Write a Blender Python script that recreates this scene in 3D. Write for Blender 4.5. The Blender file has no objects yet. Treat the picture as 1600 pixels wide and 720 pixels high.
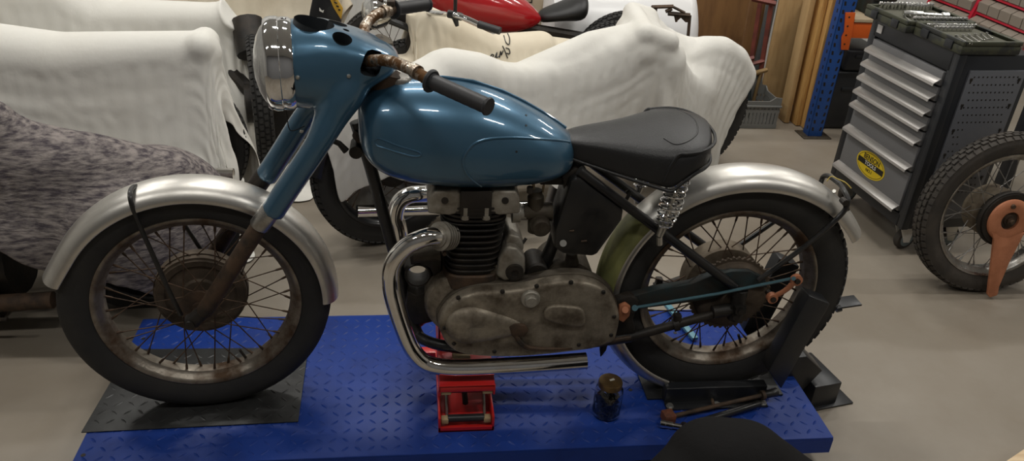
import bpy, bmesh, math, random
import numpy as np
from mathutils import Vector as V, Matrix
from mathutils.bvhtree import BVHTree
random.seed(7); np.random.seed(7)
pi = math.pi; sin = math.sin; cos = math.cos
SC = bpy.context.scene; COL = SC.collection

# ------------------------------------------------------------ camera
CAM = V((-0.168, -1.7847, 1.5326)); YAW, PITCH, ROLL, FPX = .1469, .5053, .0675, 1233.5
fw = V((sin(YAW)*cos(PITCH), cos(YAW)*cos(PITCH), -sin(PITCH)))
r0 = V((cos(YAW), -sin(YAW), 0)); u0 = r0.cross(fw)
cr_ = r0*cos(ROLL)+u0*sin(ROLL); cu_ = -r0*sin(ROLL)+u0*cos(ROLL)
cam = bpy.data.cameras.new('camera'); cam.sensor_width = 36; cam.lens = FPX/1600*36; cam.clip_start = .02
co = bpy.data.objects.new('camera', cam); COL.objects.link(co)
co.matrix_world = Matrix(((cr_.x, cu_.x, -fw.x, CAM.x), (cr_.y, cu_.y, -fw.y, CAM.y), (cr_.z, cu_.z, -fw.z, CAM.z), (0, 0, 0, 1)))
SC.camera = co

def ray(px, py): return cr_*((px-800)/FPX)+cu_*((360-py)/FPX)+fw
def W(px, py, y):                       # point of the place seen at a pixel, at depth y
    d = ray(px, py); return CAM+d*((y-CAM.y)/d.y)
def Z(px, py, z=0.):                    # the same at height z
    d = ray(px, py); return CAM+d*((z-CAM.z)/d.z)

# ------------------------------------------------------------ materials
def mat(name, col, rough=.5, metal=0., col2=None, nscale=8., lo=.4, hi=.65, bump=0., bscale=60., coat=0., trans=0., rough2=None, emit=None, det=5., spec=None, stretch=None, sheen=0.):
    m = bpy.data.materials.new(name); m.use_nodes = True
    nt = m.node_tree; N = nt.nodes; L = nt.links; b = N['Principled BSDF']
    b.inputs['Base Color'].default_value = (*col, 1); b.inputs['Roughness'].default_value = rough
    b.inputs['Metallic'].default_value = metal; b.inputs['Coat Weight'].default_value = coat
    b.inputs['Coat Roughness'].default_value = .06
    b.inputs['Transmission Weight'].default_value = trans
    if spec is not None: b.inputs['Specular IOR Level'].default_value = spec
    if sheen: b.inputs['Sheen Weight'].default_value = sheen
    if emit: b.inputs['Emission Color'].default_value = (*emit[:3], 1); b.inputs['Emission Strength'].default_value = emit[3]
    tc = N.new('ShaderNodeTexCoord'); vec = tc.outputs['Object']
    if stretch:
        mp = N.new('ShaderNodeMapping'); mp.inputs['Scale'].default_value = stretch; L.new(vec, mp.inputs['Vector']); vec = mp.outputs['Vector']
    def noise(scale, d):
        n = N.new('ShaderNodeTexNoise'); n.inputs['Scale'].default_value = scale; n.inputs['Detail'].default_value = d
        n.inputs['Roughness'].default_value = .62
        L.new(vec, n.inputs['Vector']); return n.outputs['Fac']
    if col2 is not None:
        mr = N.new('ShaderNodeMapRange'); mr.inputs[1].default_value = lo; mr.inputs[2].default_value = hi
        L.new(noise(nscale, det), mr.inputs[0])
        mx = N.new('ShaderNodeMix'); mx.data_type = 'RGBA'
        mx.inputs[6].default_value = (*col, 1); mx.inputs[7].default_value = (*col2, 1)
        L.new(mr.outputs[0], mx.inputs[0]); L.new(mx.outputs[2], b.inputs['Base Color'])
        if rough2 is not None:
            m2 = N.new('ShaderNodeMapRange'); m2.inputs[3].default_value = rough; m2.inputs[4].default_value = rough2
            L.new(mr.outputs[0], m2.inputs[0]); L.new(m2.outputs[0], b.inputs['Roughness'])
    if bump:
        bp = N.new('ShaderNodeBump'); bp.inputs['Strength'].default_value = bump; bp.inputs['Distance'].default_value = .004
        L.new(noise(bscale, 4.), bp.inputs['Height']); L.new(bp.outputs[0], b.inputs['Normal'])
    return m

# ------------------------------------------------------------ mesh builder
def crv(pts, n=8, closed=False):        # Catmull-Rom through points
    P = [V(p) for p in pts]; out = []; k = len(P)
    for i in range(k if closed else k-1):
        if closed: a, b, c, d = P[i-1], P[i], P[(i+1) % k], P[(i+2) % k]
        else: a, b, c, d = P[max(i-1, 0)], P[i], P[i+1], P[min(i+2, k-1)]
        for j in range(n):
            t = j/n; out.append(.5*((2*b)+(c-a)*t+(2*a-5*b+4*c-d)*t*t+(3*b-a-3*c+d)*t**3))
    if not closed: out.append(P[-1])
    return out

class B:
    def __init__(s): s.v = []; s.f = []; s.mi = []; s.cur = 0
    def add(s, vs, fs):
        o = len(s.v); s.v += [V(p) for p in vs]
        for f in fs: s.f.append([i+o for i in f]); s.mi.append(s.cur)
        return s
    def loft(s, rings, ring_closed=True, path_closed=False, caps=True):
        n = len(rings[0]); vs = [p for r in rings for p in r]; fs = []; m = len(rings)
        for i in range(m if path_closed else m-1):
            a = i*n; b = ((i+1) % m)*n
            for j in range(n if ring_closed else n-1):
                k = (j+1) % n; fs.append((a+j, a+k, b+k, b+j))
        if caps and ring_closed and not path_closed: fs.append(tuple(range(n))[::-1]); fs.append(tuple(range((m-1)*n, m*n)))
        return s.add(vs, fs)
    def tube(s, pts, r, seg=12, closed=False, caps=True, flat=1.):
        P = [V(p) for p in pts]; n = len(P); rs = r if isinstance(r, (list, tuple)) else [r]*n
        T = []
        for i in range(n):
            if closed: t = P[(i+1) % n]-P[i-1]
            else: t = P[min(i+1, n-1)]-P[max(i-1, 0)]
            T.append(t.normalized())
        up = V((0, 0, 1)) if abs(T[0].z) < .9 else V((1, 0, 0))
        nrm = (up-T[0]*up.dot(T[0])).normalized(); rings = []
        for i in range(n):
            nrm = (nrm-T[i]*nrm.dot(T[i])).normalized(); bn = T[i].cross(nrm)
            rings.append([P[i]+(nrm*cos(2*pi*j/seg)+bn*sin(2*pi*j/seg)*flat)*rs[i] for j in range(seg)])
        return s.loft(rings, True, closed, caps)
    def lathe(s, prof, o=(0, 0, 0), ax=(0, 1, 0), seg=48, closed=False, a0=0., a1=None):
        ax = V(ax).normalized(); o = V(o)
        e1 = ax.cross(V((0, 0, 1))) if abs(ax.z) < .9 else ax.cross(V((1, 0, 0)))
        e1.normalize(); e2 = ax.cross(e1); full = a1 is None
        if full: a1 = a0+2*pi
        k = seg if full else seg+1; rings = []
        for i in range(k):
            a = a0+(a1-a0)*i/seg; d = e1*cos(a)+e2*sin(a)
            rings.append([o+d*r+ax*h for r, h in prof])
        return s.loft(rings, closed, full, caps=(closed and not full))
    def cyl(s, a, b, r, r2=None, seg=20): return s.tube([a, b], [r, r if r2 is None else r2], seg)
    def disc(s, c, ax, r, seg=24, h=.001):
        ax = V(ax).normalized(); return s.cyl(V(c)-ax*h, V(c)+ax*h, r, None, seg)
    def box(s, c, size, rot=None, bev=0., seg=2):
        bm = bmesh.new(); bmesh.ops.create_cube(bm, size=1)
        bmesh.ops.scale(bm, vec=V(size), verts=bm.verts)
        if bev: bmesh.ops.bevel(bm, geom=bm.edges[:], offset=bev, segments=seg, profile=.5, affect='EDGES')
        M = Matrix.Translation(V(c)) @ (rot.to_4x4() if rot else Matrix())
        bmesh.ops.transform(bm, matrix=M, verts=bm.verts)
        bm.verts.index_update(); s.add([v.co.copy() for v in bm.verts], [[v.index for v in f.verts] for f in bm.faces]); bm.free(); return s
    def prism(s, poly, d, bev=0., seg=2):                # planar polygon extruded by vector d
        bm = bmesh.new(); d = V(d); n = len(poly)
        a = [bm.verts.new(V(p)) for p in poly]; b = [bm.verts.new(V(p)+d) for p in poly]
        bm.faces.new(a[::-1]); bm.faces.new(b)
        for i in range(n): bm.faces.new((a[i], a[(i+1) % n], b[(i+1) % n], b[i]))
        bmesh.ops.recalc_face_normals(bm, faces=bm.faces)
        if bev: bmesh.ops.bevel(bm, geom=[e for e in bm.edges if len(e.link_faces) == 2 and e.calc_face_angle() > .6], offset=bev, segments=seg, profile=.5, affect='EDGES', clamp_overlap=True)
        bm.verts.index_update(); s.add([v.co.copy() for v in bm.verts], [[v.index for v in f.verts] for f in bm.faces]); bm.free(); return s
    def sphere(s, c, r, seg=16, sc=(1, 1, 1)):
        rings = []; h = seg//2
        prof = [(sin(pi*i/h), -cos(pi*i/h)) for i in range(h+1)]
        vs = []; fs = []
        for i in range(h+1):
            for j in range(seg):
                a = 2*pi*j/seg; vs.append(V(c)+V((prof[i][0]*cos(a)*sc[0], prof[i][0]*sin(a)*sc[1], prof[i][1]*sc[2]))*r)
        for i in range(h):
            for j in range(seg): k = (j+1) % seg; fs.append((i*seg+j, i*seg+k, (i+1)*seg+k, (i+1)*seg+j))
        return s.add(vs, fs)
    def xf(s, M): s.v = [M @ p for p in s.v]; return s
    def mesh(s, name, mats, sharp=35, origin=None):
        o = V(origin) if origin is not None else V((0, 0, 0))
        me = bpy.data.meshes.new(name); me.from_pydata([tuple(p-o) for p in s.v], [], s.f)
        if not isinstance(mats, (list, tuple)): mats = [mats]
        for m in mats: me.materials.append(m)
        me.polygons.foreach_set('material_index', s.mi)
        bm = bmesh.new(); bm.from_mesh(me); bmesh.ops.remove_doubles(bm, verts=bm.verts, dist=1e-6)
        bmesh.ops.dissolve_degenerate(bm, edges=bm.edges, dist=1e-7)
        bmesh.ops.recalc_face_normals(bm, faces=bm.faces); bm.to_mesh(me); bm.free()
        me.shade_smooth(); me.set_sharp_from_angle(angle=math.radians(sharp)); me.update(); return me
    def obj(s, name, mats, parent=None, label=None, sharp=35, sub=0, top=None):
        """top=(label, category, group) makes a top-level thing, placed at its own base"""
        org = None
        if top:
            xs = [p.x for p in s.v]; ys = [p.y for p in s.v]; zs = [p.z for p in s.v]
            org = V(((min(xs)+max(xs))/2, (min(ys)+max(ys))/2, min(zs)))
        o = bpy.data.objects.new(name, s.mesh(name, mats, sharp, org)); COL.objects.link(o)
        if org is not None: o.location = org
        if parent: attach(o, parent)
        if label: o['label'] = label
        if top: tag(o, *top)
        if sub: md = o.modifiers.new('smooth', 'SUBSURF'); md.levels = sub; md.render_levels = sub
        return o
def wloc(o):
    p = V(o.location)
    if o.parent: p = p+wloc_base(o)
    return p
def attach(o, parent):
    """children are built in world coordinates; only top-level roots carry an offset"""
    o.parent = parent
    root = parent
    if parent.parent is None: o.matrix_parent_inverse = Matrix.Translation(-V(parent.location))
def tag(o, label, cat, group=None):
    o['label'] = label; o['category'] = cat
    if group: o['group'] = group
    return o
def thing(name, label, cat, loc, group=None):
    o = bpy.data.objects.new(name, None); COL.objects.link(o); o.empty_display_size = .05; o.location = loc
    return tag(o, label, cat, group)
def part(name, parent, label=None):
    o = bpy.data.objects.new(name, None); COL.objects.link(o); o.empty_display_size = .05; attach(o, parent)
    if label: o['label'] = label
    return o
def struct(name, b, m, sharp=35):
    o = b.obj(name, m, sharp=sharp); o['kind'] = 'structure'; return o
def copy_tree(o, parent=None, first=True):
    c = o.copy(); COL.objects.link(c)
    if parent: c.parent = parent
    for ch in [x for x in bpy.data.objects if x.parent == o]: copy_tree(ch, c)
    return c
def bvh_of(o):
    dg = bpy.context.evaluated_depsgraph_get(); dg.update(); e = o.evaluated_get(dg); me = e.to_mesh()
    mw = o.matrix_world; t = BVHTree.FromPolygons([mw @ v.co for v in me.vertices], [list(p.vertices) for p in me.polygons]); e.to_mesh_clear(); return t
def hit(px, py, t):
    h = t.ray_cast(CAM, ray(px, py).normalized()); return h[0], h[1]

def rotz(a, c=(0, 0, 0)): return Matrix.Translation(V(c)) @ Matrix.Rotation(a, 4, 'Z') @ Matrix.Translation(-V(c))

# ------------------------------------------------------------ palette
M = {}
M['blue_paint'] = mat('blue_metallic_paint', (.045, .122, .20), .34, .5, col2=(.052, .136, .218), nscale=3, coat=.9)
M['blue_inside'] = mat('hollow_shade_black', (.01, .013, .016), .6)  # near-black that stands in for the shade inside openings
M['alu'] = mat('brushed_aluminium', (.66, .64, .60), .36, 1., col2=(.56, .54, .50), nscale=9, rough2=.46, bump=.06, bscale=25)
M['chrome'] = mat('chrome', (.82, .81, .79), .07, 1., col2=(.66, .6, .52), nscale=14, lo=.5, hi=.8, rough2=.18)
M['chrome_clean'] = mat('clean_chrome', (.85, .85, .85), .05, 1.)
M['pitted'] = mat('pitted_rusty_chrome', (.46, .40, .33), .26, 1., col2=(.13, .07, .032), nscale=38, lo=.42, hi=.55, rough2=.75, bump=.4, bscale=120)
M['rust'] = mat('rusty_steel', (.095, .058, .035), .72, .3, col2=(.032, .024, .018), nscale=18, bump=.35, bscale=90)
M['rim'] = mat('weathered_rim', (.27, .24, .20), .36, .8, col2=(.10, .062, .038), nscale=11, lo=.42, hi=.66, rough2=.7, bump=.25, bscale=80)
M['rim_clean'] = mat('dull_chrome_rim', (.46, .45, .43), .25, .9, col2=(.25, .22, .18), nscale=12, rough2=.5)
M['spoke'] = mat('rusted_spoke', (.11, .068, .042), .6, .5, col2=(.045, .028, .018), nscale=40)
M['spoke_clean'] = mat('grey_spoke', (.33, .32, .31), .35, .9)
M['rubber'] = mat('black_rubber', (.015, .0145, .014), .72, col2=(.026, .024, .021), nscale=7, bump=.15, bscale=60)
M['rubber_dusty'] = mat('dusty_rubber', (.036, .031, .026), .82, col2=(.06, .05, .04), nscale=10, bump=.3, bscale=60)
M['grip'] = mat('grip_rubber', (.02, .02, .022), .5)
M['drum'] = mat('dirty_brown_hub', (.125, .094, .066), .6, .45, col2=(.055, .041, .029), nscale=9, rough2=.8, bump=.3, bscale=50)
M['drum_light'] = mat('dirty_alloy_drum', (.19, .155, .11), .58, .5, col2=(.09, .066, .043), nscale=8, bump=.3, bscale=50)
M['black_paint'] = mat('black_frame_paint', (.0075, .008, .009), .28, 0, col2=(.014, .012, .010), nscale=14, rough2=.6, coat=.2)
M['oily'] = mat('oily_black_iron', (.014, .0125, .011), .55, .3, col2=(.03, .023, .017), nscale=14, bump=.3, bscale=70)
M['cast'] = mat('dirty_cast_alloy', (.33, .288, .225), .46, .6, col2=(.10, .077, .053), nscale=16, lo=.38, hi=.66, rough2=.7, bump=.5, bscale=55)
M['cast_light'] = mat('grey_cast_alloy', (.40, .375, .325), .46, .6, col2=(.19, .16, .12), nscale=14, lo=.42, hi=.7, rough2=.65, bump=.35, bscale=60)
M['cast_dark'] = mat('grimy_cast_alloy', (.10, .083, .06), .6, .5, col2=(.035, .026, .018), nscale=14, bump=.4, bscale=60)
M['copper'] = mat('copper_primer', (.54, .215, .11), .5, .15, col2=(.44, .165, .08), nscale=20)
M['teal'] = mat('teal_blue_paint', (.07, .155, .19), .4, .4, coat=.4)
M['guard'] = mat('blue_green_patina', (.016, .034, .038), .5, .3, col2=(.035, .026, .019), nscale=10, rough2=.7)
M['green'] = mat('green_primer', (.22, .22, .075), .5, 0, col2=(.13, .135, .05), nscale=7, bump=.1)
M['leather'] = mat('black_leather', (.0125, .0125, .013), .42, bump=.22, bscale=260, spec=.5)
M['glass'] = mat('clear_glass', (.93, .96, .95), .02, trans=1.)
M['lens'] = mat('headlamp_glass', (.93, .93, .9), .08, trans=.75, bump=.3, bscale=40)
M['lift'] = mat('blue_lift_paint', (.009, .040, .245), .42, 0, col2=(.007, .024, .15), nscale=5, lo=.5, hi=.75, rough2=.6, spec=.33)
M['lift_mark'] = mat('worn_blue_paint', (.016, .05, .32), .35)
M['plate'] = mat('dark_checker_steel', (.05, .051, .05), .42, .5, col2=(.026, .026, .026), nscale=7, bump=.1)
M['black_steel'] = mat('satin_black_steel', (.012, .0135, .016), .36, 0, col2=(.02, .02, .021), nscale=9)
M['zinc'] = mat('zinc_bolt', (.5, .49, .45), .35, .9)
M['jack_red'] = mat('red_jack_paint', (.52, .014, .012), .38, coat=.3)
M['tan_pad'] = mat('tan_plastic', (.42, .31, .17), .6)
# ============================================================ wheel
def wheel(parent, Mx, tyre_r, half, rim_r, m_tyre, m_rim, m_spoke, tread, hubs, nsp=40, top=None, spoke_r=.0017, hub_r=(.045, .1), hub_y=(-.032, .03), name='wheel', rsec=None):
    """wheel in its own frame (axle along y) moved by Mx; parent: the Empty to hang the pieces on"""
    s = half/.045; bd = rim_r-.006
    t = B()
    prof = [(bd, -.030*s), (bd+.012, -.036*s), (bd+.034, -.044*s), (bd+.052, -.0445*s), (tyre_r-.013, -.040*s)]
    if tread == 'rib':
        for y in (-.029, -.017, -.006): prof += [(tyre_r-.0065+.006*(1-abs(y)/.03), (y-.0045)*s), (tyre_r-.0065+.006*(1-abs(y)/.03), (y+.003)*s), (tyre_r-.0125+.006*(1-abs(y)/.03), (y+.0035)*s), (tyre_r-.0125+.006*(1-abs(y)/.03), (y+.0065)*s)]
        prof += [(tyre_r-.0002, 0)]
        prof += [(r, -y) for r, y in prof[:-1][::-1]]
    else:
        q = [(tyre_r-.012, -.036*s), (tyre_r-.008, -.02*s), (tyre_r-.007, 0)]
        prof += q; prof += [(r, -y) for r, y in prof[:-1][::-1]]
    prof += [(bd-.004, .026*s), (bd-.004, -.026*s)]
    t.lathe(prof, seg=96, closed=True)
    if tread == 'block':
        n = 66
        for i in range(n):
            for k, y in enumerate((-.0335, -.0115, .0115, .0335)):
                a = 2*pi*(i+(.5 if k % 2 else 0))/n
                rr = tyre_r-.0055-(.0055 if abs(y) > .02 else 0)
                w = 2*pi*tyre_r/n*.68
                R = Matrix.Rotation(-a, 3, 'Y') @ Matrix.Rotation(.75 if y > .02 else (-.75 if y < -.02 else 0), 3, 'X')
                t.box(V((cos(a)*rr, y*s, sin(a)*rr)), (.011, .017*s, w), Matrix.Rotation(-a, 3, 'Y') @ Matrix.Rotation((.6 if y > .02 else -.6 if y < -.02 else 0), 3, 'Z'))
    t.xf(Mx).obj('tyre', m_tyre, parent, sharp=40)
    r = B(); h = half*.80
    out = [(rim_r-.001, -h), (rim_r, -h*.93), (rim_r-.001, -h*.85), (rim_r-.010, -h*.8), (rim_r-.014, -h*.55), (rim_r-.024, -h*.38), (rim_r-.026, 0)]
    inn = [(rim_r-.006, -h*1.0), (rim_r-.0145, -h*.84), (rim_r-.0185, -h*.57), (rim_r-.0285, -h*.4), (rim_r-.030, 0)]
    prof = out+[(a, -b) for a, b in out[:-1][::-1]]+[(a, -b) for a, b in inn]+[(a, b) for a, b in inn[:-1][::-1]]
    r.lathe(prof, seg=96, closed=True); r.xf(Mx).obj('rim', m_rim, parent, sharp=50)
    for nm, profs, mm in hubs:
        b = B()
        for pr in profs: b.lathe(pr, seg=48)
        b.xf(Mx).obj(nm, mm, parent, sharp=40)
    for i in range(nsp):
        near = i % 2 == 0; k = i//2; rr = rim_r-.029
        a = 2*pi*i/nsp+.04; sw = (1 if k % 2 else -1)
        hr = hub_r[0] if near else hub_r[1]; hy = hub_y[0] if near else hub_y[1]
        sk = .95 if hr < .06 else .42
        A = V((cos(a+sw*sk)*hr, hy, sin(a+sw*sk)*hr)); Q = V((cos(a)*rr, (-.007 if near else .007), sin(a)*rr))
        d = (A-Q).normalized(); b = B(); b.tube([A, Q], spoke_r, 6); b.tube([Q-d*.004, Q+d*.014, Q+d*.02], [.0036, .0033, .0019], 6)
        b.xf(Mx).obj('spoke', m_spoke, parent)
    v = B(); a = -1.15; v.tube([V((cos(a)*(rim_r-.028), 0, sin(a)*(rim_r-.028))), V((cos(a)*(rim_r-.062), 0, sin(a)*(rim_r-.062)))], .004, 8)
    v.xf(Mx).obj('valve', M['oily'], parent)

# ============================================================ the motorcycle
ST = .13
FC = V((-.7097, 0, .335)); RC = V((.7097, 0, .357))
bike = thing('motorcycle', 'vintage blue motorcycle under restoration standing on the blue lift, chrome headlamp and black sprung saddle', 'motorcycle', (0, 0, 0))
SR = rotz(ST, (-.30, 0, 0))             # the steered front end turns a little towards the camera

# front wheel
FWM = Matrix.Translation(FC) @ Matrix.Rotation(ST, 4, 'Z')
fwheel = part('front_wheel', bike)
wheel(fwheel, FWM, .333, .0445, .2545, M['rubber'], M['rim'], M['spoke'], 'rib',
      [('hub', [[(0, -.05), (.018, -.05), (.018, -.043), (.047, -.04), (.047, -.033), (.026, -.028), (.026, .02)]], M['rust']),
       ('brake_drum', [[(.02, .010), (.045, .012), (.05, .018), (.085, .020), (.09, .014), (.106, .012), (.109, .016), (.1145, .016), (.1145, .032), (.118, .032), (.118, .055), (.02, .06)]], M['drum'])],
      hub_r=(.043, .113), hub_y=(-.036, .03))
# front mudguard
fend = part('front_mudguard', bike)
def guard(c, a0, a1, R, hw, depth, n=60, m=14, flare=None, y0=0., thick=.0022):
    rings = []
    for i in range(n+1):
        a = a0+(a1-a0)*i/n; t = i/n; rr = R+(flare(t) if flare else 0)
        top = []; bot = []
        for j in range(m+1):
            ph = -pi/2+pi*j/m; y = hw*sin(ph); dr = depth*(1-cos(ph)**.9 if cos(ph) > 0 else 1)
            top.append(c+V((cos(a)*(rr-dr), y0+y, sin(a)*(rr-dr))))
            k = (hw-thick)/hw; bot.append(c+V((cos(a)*(rr-dr-thick), y0+y*k, sin(a)*(rr-dr-thick))))
        rings.append(top+bot[::-1])
    return rings
b = B(); b.loft(guard(V((-.7097, 0, .332)), math.radians(-2), math.radians(162), .352, .058, .042, flare=lambda t: .012*max(0, (t-.9)/.1)**2)); b.xf(FWM @ Matrix.Translation(-FC))
rings = None
b.obj('mudguard_blade', M['alu'], fend, sharp=60)
b = B(); st = crv([W(283, 492, -.075), W(262, 450, -.075), W(238, 396, -.072), W(214, 342, -.068), W(204, 312, -.064), W(205, 296, -.04), W(213, 291, -.01), W(222, 297, .03)], 6)
b.tube(st, .0058, 10); b.obj('mudguard_stay', M['black_paint'], fend)
b = B(); b.tube([W(268, 320, .075), W(318, 396, .075), W(345, 445, .075)], .0055, 10); b.obj('mudguard_stay', M['black_paint'], fend)

# fork legs
for sgn, nm in ((-1, 'near'), (1, 'far')):
    if sgn < 0: bt, c0, c1, tp = W(318, 488, -.1), W(406, 352, -.1), W(423, 328, -.1), W(470, 238, -.1)
    else:
        off = V((-.045, .2, -.005)); bt, c0, c1, tp = [p+off for p in (W(318, 488, -.1), W(406, 352, -.1), W(423, 328, -.1), W(470, 238, -.1))]
    leg = part('fork_leg', bike)
    b = B(); ax = (c0-bt).normalized()
    b.tube([bt-ax*.004, bt, bt+ax*.004, c0], [.014, .0185, .0205, .0205], 20)
    b.obj('slider', M['rust'], leg)
    b = B(); b.tube([c0-ax*.004, c0, c1, c1+ax*.01], [.0225, .0245, .0245, .022], 24)
    if sgn > 0: pass
    b.obj('collar', M['oily'] if sgn > 0 else M['rim_clean'], leg)
    b = B(); sp = FC+V((.0, sgn*.098, 0)); sp = SR @ FC + V((0.004, sgn*.09, 0)); sp.x = bt.x-.02
    b.tube([bt+ax*.012, V((FC.x+.006, bt.y, FC.z+.002)), V((FC.x-.012, bt.y, FC.z+.002))], [.017, .02, .015], 14)
    b.tube([V((FC.x, bt.y-.022*1, FC.z)), V((FC.x, bt.y+.022, FC.z))], .012, 14)
    b.obj('axle_lug', M['oily'], leg)

b = B(); b.tube([V((FC.x, -.1, FC.z)), V((FC.x, .1, FC.z))], .0075, 12); b.obj('front_axle', M['rust'], bike)

# nacelle (headlamp shell, instrument panel and fork covers in one blended sheet-metal form)
AX = (W(423, 330, -.1)-W(318, 488, -.1)).normalized()
def ell(x, y, zc, ry, rz, n=28, ex=2.0, tilt=0.):
    out = []
    for j in range(n):
        a = 2*pi*j/n; ca, sa = cos(a), sin(a)
        out.append(V((x+tilt*sa*rz, y+math.copysign(abs(ca)**(2/ex), ca)*ry, zc+math.copysign(abs(sa)**(2/ex), sa)*rz)))
    return out
b = B()
secs = [(-.432, .974, .098, .098, 2.), (-.40, .974, .102, .099, 2.15), (-.36, .974, .104, .097, 2.5), (-.32, .976, .103, .083, 2.8), (-.28, .981, .098, .064, 2.9), (-.245, .984, .09, .046, 2.9), (-.215, .985, .076, .031, 2.7), (-.198, .984, .05, .02, 2.4), (-.192, .984, .02, .01, 2.)]
b.loft([[SR @ p for p in ell(x, 0, zc, ry, rz, ex=e_)] for x, zc, ry, rz, e_ in secs])
cov = []
for sgn in (-1, 1):
    c0 = W(424, 333, -.1)
    if sgn > 0: c0 = c0+V((-.045, .2, -.005))
    p1 = c0+AX*.21; tgt = V((-.315, sgn*.068, .925)); p2 = (p1*.4+tgt*.6)
    b.tube(crv([c0, c0+AX*.1, p1, p2, tgt, V((-.30, sgn*.045, .965))], 6), [.029]*12+[.029+.0016*i for i in range(19)], 22)
    
me = b.mesh('nacelle', M['blue_paint'])
nac = bpy.data.objects.new('nacelle', me); COL.objects.link(nac)
rm = nac.modifiers.new('blend', 'REMESH'); rm.mode = 'VOXEL'; rm.voxel_size = .0055; rm.use_smooth_shade = True
sm = nac.modifiers.new('sm', 'SMOOTH'); sm.factor = .6; sm.iterations = 9
t = bvh_of(nac)
# round holes of the dash: real pockets, the shade inside put in as added black cups
cups = []; cutters = []
def cutter_obj(bm_):
    o_ = bpy.data.objects.new('cutter', bm_.mesh('cutter', M['blue_inside'])); COL.objects.link(o_); cutters.append(o_)
    bo = nac.modifiers.new('cut', 'BOOLEAN'); bo.operation = 'DIFFERENCE'; bo.solver = 'EXACT'; bo.material_mode = 'TRANSFER'; bo.object = o_
for (px, py, r, nrm) in [(491, 34, .0435, V((.30, -.02, 1))), (535, 59, .0215, V((.3, -.3, 1))), (528, 36, .0215, V((.3, .3, 1))), (541, 47, .0075, V((.3, 0, 1)))]:
    p = hit(px, py, t)[0] or W(px, py, 0); n = nrm.normalized()
    cutter_obj(B().cyl(p-n*.035, p+n*.03, r, seg=40)); cups.append((p, n, r))
for sgn in (-1, 1):
    p = W(578, 98, -.085); p.y = sgn*.085
    cutter_obj(B().box(p+V((.004, sgn*.0, -.004)), (.042, .10, .052), Matrix.Rotation(.35, 3, 'Y'), .012))
dg = bpy.context.evaluated_depsgraph_get(); dg.update()
me2 = bpy.data.meshes.new_from_object(nac.evaluated_get(dg)); me2.name = 'nacelle'
print('NACELLE', len(me2.vertices))
bpy.data.objects.remove(nac)
for o_ in cutters: bpy.data.objects.remove(o_)
me2.shade_smooth(); me2.set_sharp_from_angle(angle=math.radians(50))
nac = bpy.data.objects.new('nacelle', me2); COL.objects.link(nac); attach(nac, bike)
tn = bvh_of(nac)
for p, n, r in cups:
    b = B(); b.lathe([(r-.0012, .006), (r-.0012, -.033), (.001, -.034), (.001, -.0352), (r-.0002, -.0352), (r-.0002, .005)], o=p-n*.008, ax=n, seg=36); b.obj('instrument_hole', M['blue_inside'], nac, label='empty instrument opening, inner shade painted black')
    b = B(); b.lathe([(r+.0005, -.002), (r+.003, .0012), (r+.0012, .0016), (r-.0008, -.002)], o=p, ax=n, seg=36, closed=True)
for px, py, y in ((465, 121, 0), (545, 119, 0), (471, 205, 0)):
    p, n = hit(px, py, tn)
    if p: b = B(); b.lathe([(0, .004), (.003, .0035), (.005, .001), (.0052, -.002)], o=p, ax=n, seg=14); b.obj('screw', M['zinc'], nac)

# headlamp
hl = part('headlamp', bike); hx = V((-.432, 0, .974)); hax = (SR.to_3x3() @ V((-1, 0, 0)))
o = SR @ hx
b = B(); b.lathe([(.0985, -.006), (.1015, 0), (.1025, .016), (.1015, .018), (.1015, .021), (.1035, .023), (.104, .036), (.1015, .048), (.096, .054), (.09, .055), (.088, .052), (.094, .045), (.094, -.006)], o=o, ax=hax, seg=64, closed=True); b.obj('headlamp_rim', M['chrome_clean'], hl)
b = B(); b.lathe([(.0, .081), (.03, .0785), (.06, .071), (.08, .061), (.0905, .052), (.0885, .05), (.078, .058), (.058, .067), (.03, .0745), (0, .077)], o=o, ax=hax, seg=48); b.obj('headlamp_lens', M['lens'], hl)
b = B(); b.lathe([(.0905, .049), (.085, .03), (.06, .005), (.03, -.012), (0, -.016)], o=o, ax=hax, seg=48); b.obj('reflector', M['chrome_clean'], hl)
b = B(); b.sphere(o+hax*.01, .011); b.obj('bulb', M['glass'], hl)
b = B(); tp = o+V((0, 0, .1015)); b.box(tp+hax*.008, (.012, .012, .004), None, .001); b.obj('rim_clip', M['chrome_clean'], hl)
b = B(); q = o-V((0, 0, .1)); b.tube(crv([q+hax*.02, q+hax*.018-V((0, 0, .03)), q+hax*.012-V((0, 0, .06)), q-hax*.02-V((0, 0, .05))], 5), .0012, 6); b.obj('wire', M['oily'], hl)

# handlebar
hb = part('handlebar', bike)
near = crv([W(560, 98, -.03), W(578, 95, -.07), W(606, 95, -.125), W(640, 107, -.19), W(660, 119, -.225), W(674, 127, -.25)], 7)
far = crv([W(562, 75, .03), W(568, 58, .08), W(571, 40, .12), W(586, 24, .165), W(604, 17, .20), W(618, 14, .225)], 7)
b = B(); b.tube(near, .0128, 16); b.obj('bar', M['pitted'], hb)
b = B(); b.tube(far, .0128, 16); b.obj('bar', M['pitted'], hb)
for a, c in ((W(672, 126, -.247), W(762, 166, -.345)), (W(614, 14.5, .218), W(667, 7, .31))):
    d = (c-a).normalized(); n = 14; b = B(); L_ = (c-a).length
    pts = [a-d*.003, a, a+d*.003, a+d*.007, a+d*.0072]; rs = [.017, .024, .0245, .022, .0168]
    for i in range(n+1):
        pts.append(a+d*(.008+(L_-.012)*i/n)); rs.append(.0163 if i % 2 else .0158)
    pts += [c, c+d*.004]; rs += [.019, .0175]
    b.tube(pts, rs, 22); b.obj('grip', M['grip'], hb, label='black ribbed rubber grip')
b = B(); p = W(650, 112, -.21); d = (near[-1]-near[-8]).normalized()
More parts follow.
